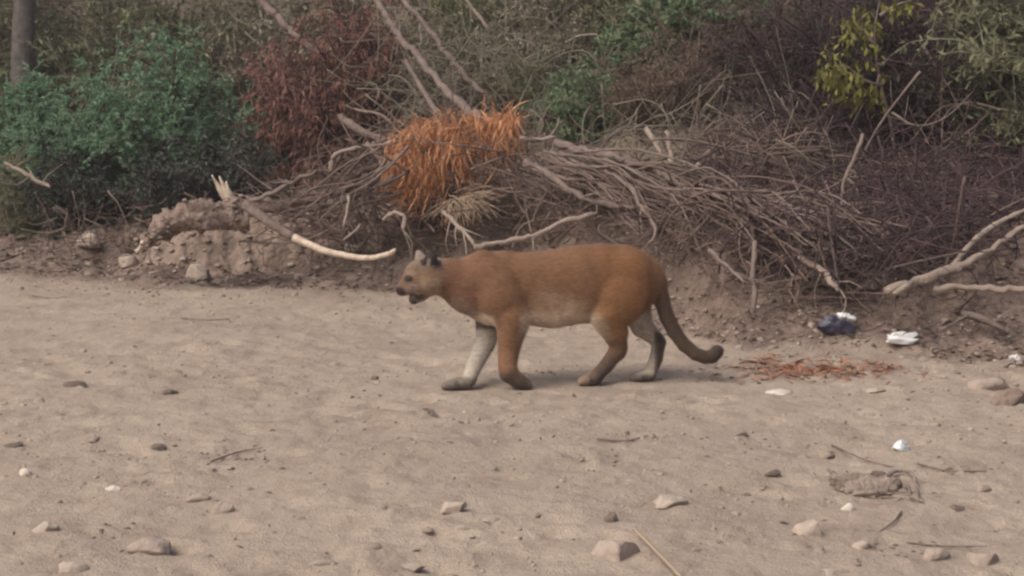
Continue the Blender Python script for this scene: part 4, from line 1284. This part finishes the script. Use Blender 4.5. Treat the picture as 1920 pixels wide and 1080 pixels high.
r2 = np.random.default_rng(77)
e = thing('dead_conifer_branch', tuple(at(850, 300, 13.0)), 'bright orange dead conifer branch with hanging needles on the debris pile', 'branch')
mb = MB()
for pp in ([(735, 262), (800, 236), (870, 226), (960, 232)], [(740, 300), (728, 330), (735, 372)], [(800, 240), (790, 290), (800, 330)], [(930, 230), (950, 255), (965, 285)], [(850, 230), (858, 270), (850, 310)]):
    Q = spline([at(a, b, 12.8) for a, b in pp], .04); tube(mb, Q, np.linspace(.016, .006, len(Q)), 6, .3)
mb.build('twigs', M['bark_brown'], e)
mb = MB()
drape(mb, [(735, 262), (770, 235), (830, 222), (900, 218), (960, 214), (968, 250), (960, 285), (900, 280), (840, 290), (780, 300), (740, 300)], 4200, 12.75, .13, .0062, r2, .75)
drape(mb, [(726, 290), (780, 280), (830, 300), (825, 345), (780, 360), (722, 360)], 2300, 12.7, .11, .0062, r2, .8)
drape(mb, [(780, 270), (870, 265), (880, 300), (800, 310)], 700, 12.7, .16, .009, r2, .35)
drape(mb, [(925, 222), (965, 216), (970, 262), (935, 262)], 600, 12.65, .13, .009, r2, .6)
drape(mb, [(745, 290), (965, 270), (960, 320), (900, 400), (800, 410), (730, 385)], 600, 12.65, .12, .006, r2, .6)
mb.build('dead_needles', M['leaf_orange'], e)
e = thing('dry_stalk_fan', tuple(at(870, 390, 12.6)), 'fan of pale dry stalks spreading below the orange needles', 'dry stalks')
mb = MB()
for _ in range(90):
    a = r2.uniform(-2.6, .6); c0 = (r2.normal(865, 14), r2.normal(375, 8)); l = r2.uniform(30, 80)
    Q = spline([at(*c0, 12.4), at(c0[0] + math.cos(a) * l * .6, c0[1] - math.sin(a) * l * .35 - 4, 12.3), at(c0[0] + math.cos(a) * l, c0[1] - math.sin(a) * l * .6, 12.2)], .05)
    tube(mb, Q, np.linspace(.004, .0015, len(Q)), 4)
mb.build('stalks', M['straw'], e)

# shrubs of the slope behind
proto = {}
proto['dry'] = [shrub_mesh(660 + k, .75, 1.15, 24, 8, 7, 3, .05, .018, .05) for k in range(3)]
proto['brown'] = proto['dry']
proto['olive'] = [shrub_mesh(670 + k, .75, 1.2, 20, 8, 7, 8, .055, .018, .2) for k in range(3)]
proto['bright'] = [shrub_mesh(680 + k, .5, .75, 14, 7, 6, 9, .06, .03, .1) for k in range(2)]
proto['dead'] = [shrub_mesh(690 + k, .8, 1.0, 30, 9, 8, 1, .04, .014, .1, up=.3) for k in range(2)]
KIND = {'brown': ('dry_shrub', 'twig', 'leaf_brown', 'shrub'), 'dry': ('dry_shrub', 'twig_grey', 'leaf_dry', 'shrub'), 'olive': ('olive_shrub', 'twig_grey', 'leaf_olive', 'shrub'),
        'bright': ('leafy_shrub', 'twig_grey', 'leaf_bright', 'shrub'), 'dead': ('dead_thicket_shrub', 'twig_dark', 'leaf_dark', 'shrub')}
first = {}


def put(kind, v, px, Y, sc, rz, label, group=None):
    key = (kind, v)
    nm, sm_, lm_, cat = KIND[kind]
    if key not in first:
        sm, fm = proto[kind][v]
        first[key] = make_shrub(nm, sm, fm, sm_, lm_, place(px, Y), label, cat, group, sc, rz)
        return first[key]
    c = copy_tree(first[key]); c.location = place(px, Y); c.scale = (sc,) * 3; c.rotation_euler = (0, 0, rz)
    c['label'] = label
    if group: c['group'] = group
    elif 'group' in c: del c['group']
    return c


for k, px, Y, sc, lab in (
        ('bright', 1290, 14.3, 1.25, 'bright green leafy shrub at top right of centre behind the dead stem'),
        ('bright', 1410, 14.1, 1.0, 'green leafy shrub left of the yellow leaves'),
        ('bright', 1090, 13.9, .75, 'low bright green plant on the slope above the driftwood log'),
        ('bright', 1180, 14.6, .8, 'small green plant in the dry brush below the arched pale branch'),
        ('dead', 1690, 12.5, 1.25, 'tall dead shrub at the front of the dark thicket right of the yellow leaves'),
        ('olive', 1890, 12.0, 1.05, 'tall olive shrub filling the upper right corner'),
        ('olive', 1985, 11.7, 1.2, 'olive shrub cut by the right edge'),
        ('olive', 25, 14.3, .55, 'low olive shrub at the left edge above the bank stones'),
        ('olive', 190, 16.6, 1.3, 'olive brown shrub rising above the green bush'),
        ('olive', 330, 17.0, 1.4, 'brownish shrub at the top left behind the blue green bush'),
        ('dead', 1480, 12.9, 1.0, 'dead brown shrub at the left side of the dark thicket'),
        ('dead', 1640, 12.9, .95, 'dense dead shrub in the middle of the dark thicket'),
        ('dead', 1780, 12.8, .9, 'dense dead shrub at the right side of the dark thicket'),
        ('dead', 1920, 12.0, 1.0, 'dead shrub behind the forked log at the right edge'),
        ('dead', 1700, 13.8, 1.45, 'tall dead shrub at the back of the dark thicket'),
        ('olive', 1120, 15.6, 1.0, 'olive shrub on the slope above the two low green plants'),
        ('olive', 1480, 15.2, 1.1, 'olive shrub at the top between the green shrub and the yellow leaves'),
        ('olive', 960, 16.0, 1.1, 'olive shrub at the top behind the fallen trunks'),
        ('olive', 1230, 14.9, .85, 'olive green shrub at the top centre right around the leaning dead stem'),
        ('olive', 1360, 14.8, .8, 'olive green shrub between the bright green shrub and the brown slope'),
        ('olive', 1010, 14.5, .55, 'low olive shrub just above the right end of the orange needles'),
        ('olive', 850, 15.6, .9, 'olive shrub at the top between the two fallen trunks'),
        ('dry', 900, 14.8, .8, 'dry grey shrub right behind the orange needles'),
        ('dry', 1010, 15.2, .9, 'dry shrub on the slope above the short level stick'),
        ('brown', 1265, 13.5, .62, 'dry brown shrub on the slope behind the broken pale stub'),
        ('brown', 1190, 13.7, .5, 'low dry brown shrub on the slope left of the broken pale stub'),
        ('brown', 1330, 13.9, .7, 'dry brown shrub on the slope above the bent V branch'),
        ('brown', 1440, 13.8, .75, 'dry brown shrub just left of the yellow leaves')):
    put(k, random.randrange(len(proto[k])), px, Y, sc, random.uniform(0, 6), lab)
pr = random.Random(99)
for row, (Y, n) in enumerate(((16.6, 11), (17.8, 12), (19.4, 13), (21.2, 14), (23.2, 14), (25.5, 14))):
    for i in range(n):
        px = -500 + 2900 * (i + pr.uniform(.1, .9)) / n
        if row == 0 and 80 < px < 420: continue
        k = pr.choices(('dry', 'olive'), (.42, .58))[0]
        lab = {'dry': 'dry grey brown shrub on the brushy slope behind the debris pile', 'olive': 'olive leaved shrub on the brushy slope behind the debris pile'}[k]
        put(k, pr.randrange(3), px, Y + pr.uniform(-.5, .5), pr.uniform(.95, 1.5), pr.uniform(0, 6), lab, {'dry': 'dry shrubs on the slope', 'olive': 'olive shrubs on the slope'}[k])

# yellow green leaves on a thin tree at the right
e = thing('yellow_leaved_sapling', place(1660, 12.4), 'slender sapling hung with yellow green leaf clusters before the dark thicket', 'sapling')
mb = MB()
for pp in ([(1680, 330), (1672, 240), (1650, 150), (1640, 60), (1655, -20)], [(1652, 160), (1620, 150), (1580, 120), (1560, 140)], [(1645, 90), (1620, 60), (1600, 40)], [(1650, 140), (1640, 170), (1632, 190)], [(1650, 30), (1680, 10), (1710, 0)]):
    Q = spline([at(a, b, 11.9) for a, b in pp], .05); tube(mb, Q, np.linspace(.014, .004, len(Q)), 5, .2)
mb.build('stem', M['bark_grey'], e)
mb = MB(); r2 = np.random.default_rng(88)
for cx, cy, sx, sy, n in ((1570, 130, 22, 24, 130), (1590, 165, 20, 18, 110), (1625, 175, 20, 16, 110), (1640, 100, 12, 30, 40), (1615, 45, 20, 18, 90), (1590, 60, 10, 10, 25), (1690, 15, 22, 10, 60), (1545, 150, 10, 10, 25)):
    C = np.array([at(r2.normal(cx, sx), r2.normal(cy, sy), 11.9 + r2.normal(0, .12)) for _ in range(n)])
    D = r2.normal(size=(n, 3)) * .6 + np.array((0, 0, -.8)); s = r2.uniform(.6, 1.2, n)
    leaves(mb, C, D, .062 * s, .026 * s, r2)
mb.build('foliage', M['leaf_yellow'], e)


# trees at the back
def tree(px, Y, rad, ht, lean, label, seed, bark='bark_shade'):
    r2 = np.random.default_rng(seed)
    b = place(px, Y)
    e = thing('tree', b, label, 'tree')
    tm, fm = MB(), MB()
    P = spline([np.array((0, 0, -.2)), np.array((lean * .4, .1, ht * .45)), np.array((lean, .2, ht))], .15)
    tube(tm, P, np.linspace(rad, rad * .4, len(P)), 12, .18, r_=r2)
    C, D = [], []
    for _ in range(26):
        i = r2.integers(int(len(P) * .45), len(P)); a = r2.random() * 6.28
        d = np.array((math.cos(a), math.sin(a), r2.uniform(.1, .8))); L = r2.uniform(.7, 1.7)
        K = spline([P[i], P[i] + d * L * .5 + (0, 0, .1), P[i] + d * L], .12)
        tube(tm, K, np.linspace(rad * .35, .006, len(K)), 5, .2, r_=r2)
        for _ in range(9):
            j = r2.integers(1, len(K)); dd = r2.normal(size=3); dd /= np.linalg.norm(dd); l = r2.uniform(.25, .7)
            T = spline([K[j], K[j] + dd * l * .5, K[j] + dd * l - (0, 0, .1)], .1)
            tube(tm, T, np.linspace(.005, .0015, len(T)), 3, r_=r2)
            for _ in range(20):
                C.append(T[r2.integers(0, len(T))] + r2.normal(0, .04, 3)); D.append(r2.normal(size=3) + (0, 0, -.4))
    C, D = np.array(C), np.array(D); s = r2.uniform(.6, 1.2, len(C))
    leaves(fm, C, D, .09 * s, .035 * s, r2)
    new_mesh('trunk', np.concatenate(tm.V), np.concatenate(tm.F), M[bark], e)
    new_mesh('crown', np.concatenate(fm.V), np.concatenate(fm.F), M['leaf_olive'], e, smooth=False)


tree(40, 16.4, .12, 4.2, .15, 'grey barked tree whose trunk stands in the top left corner', 901)
tree(1010, 20.5, .12, 4.5, -.3, 'distant tree at the top centre behind the brush', 902)
tree(-260, 18.0, .14, 4.5, .3, 'tree outside the left edge behind the green bush', 903)


# ------------------------------------------------------------------ thin haze volume, added to lift the dark tones and soften contrast
mb = MB()
x0, x1, y0, y1, z0, z1 = -130, 130, -50, 150, -3, 24
mb.add([(x0, y0, z0), (x1, y0, z0), (x1, y1, z0), (x0, y1, z0), (x0, y0, z1), (x1, y0, z1), (x1, y1, z1), (x0, y1, z1)],
       [(0, 3, 2, 1), (4, 5, 6, 7), (0, 1, 5, 4), (1, 2, 6, 5), (2, 3, 7, 6), (3, 0, 4, 7)])
hm = bpy.data.materials.new('haze'); hm.use_nodes = True
hn = hm.node_tree; hn.nodes.remove(hn.nodes['Principled BSDF'])
pv = hn.nodes.new('ShaderNodeVolumePrincipled')
pv.inputs['Color'].default_value = (.95, .91, .89, 1); pv.inputs['Density'].default_value = .0022
hn.links.new(pv.outputs[0], hn.nodes['Material Output'].inputs['Volume'])
tag(mb.build('haze', hm, smooth=False), kind='stuff')
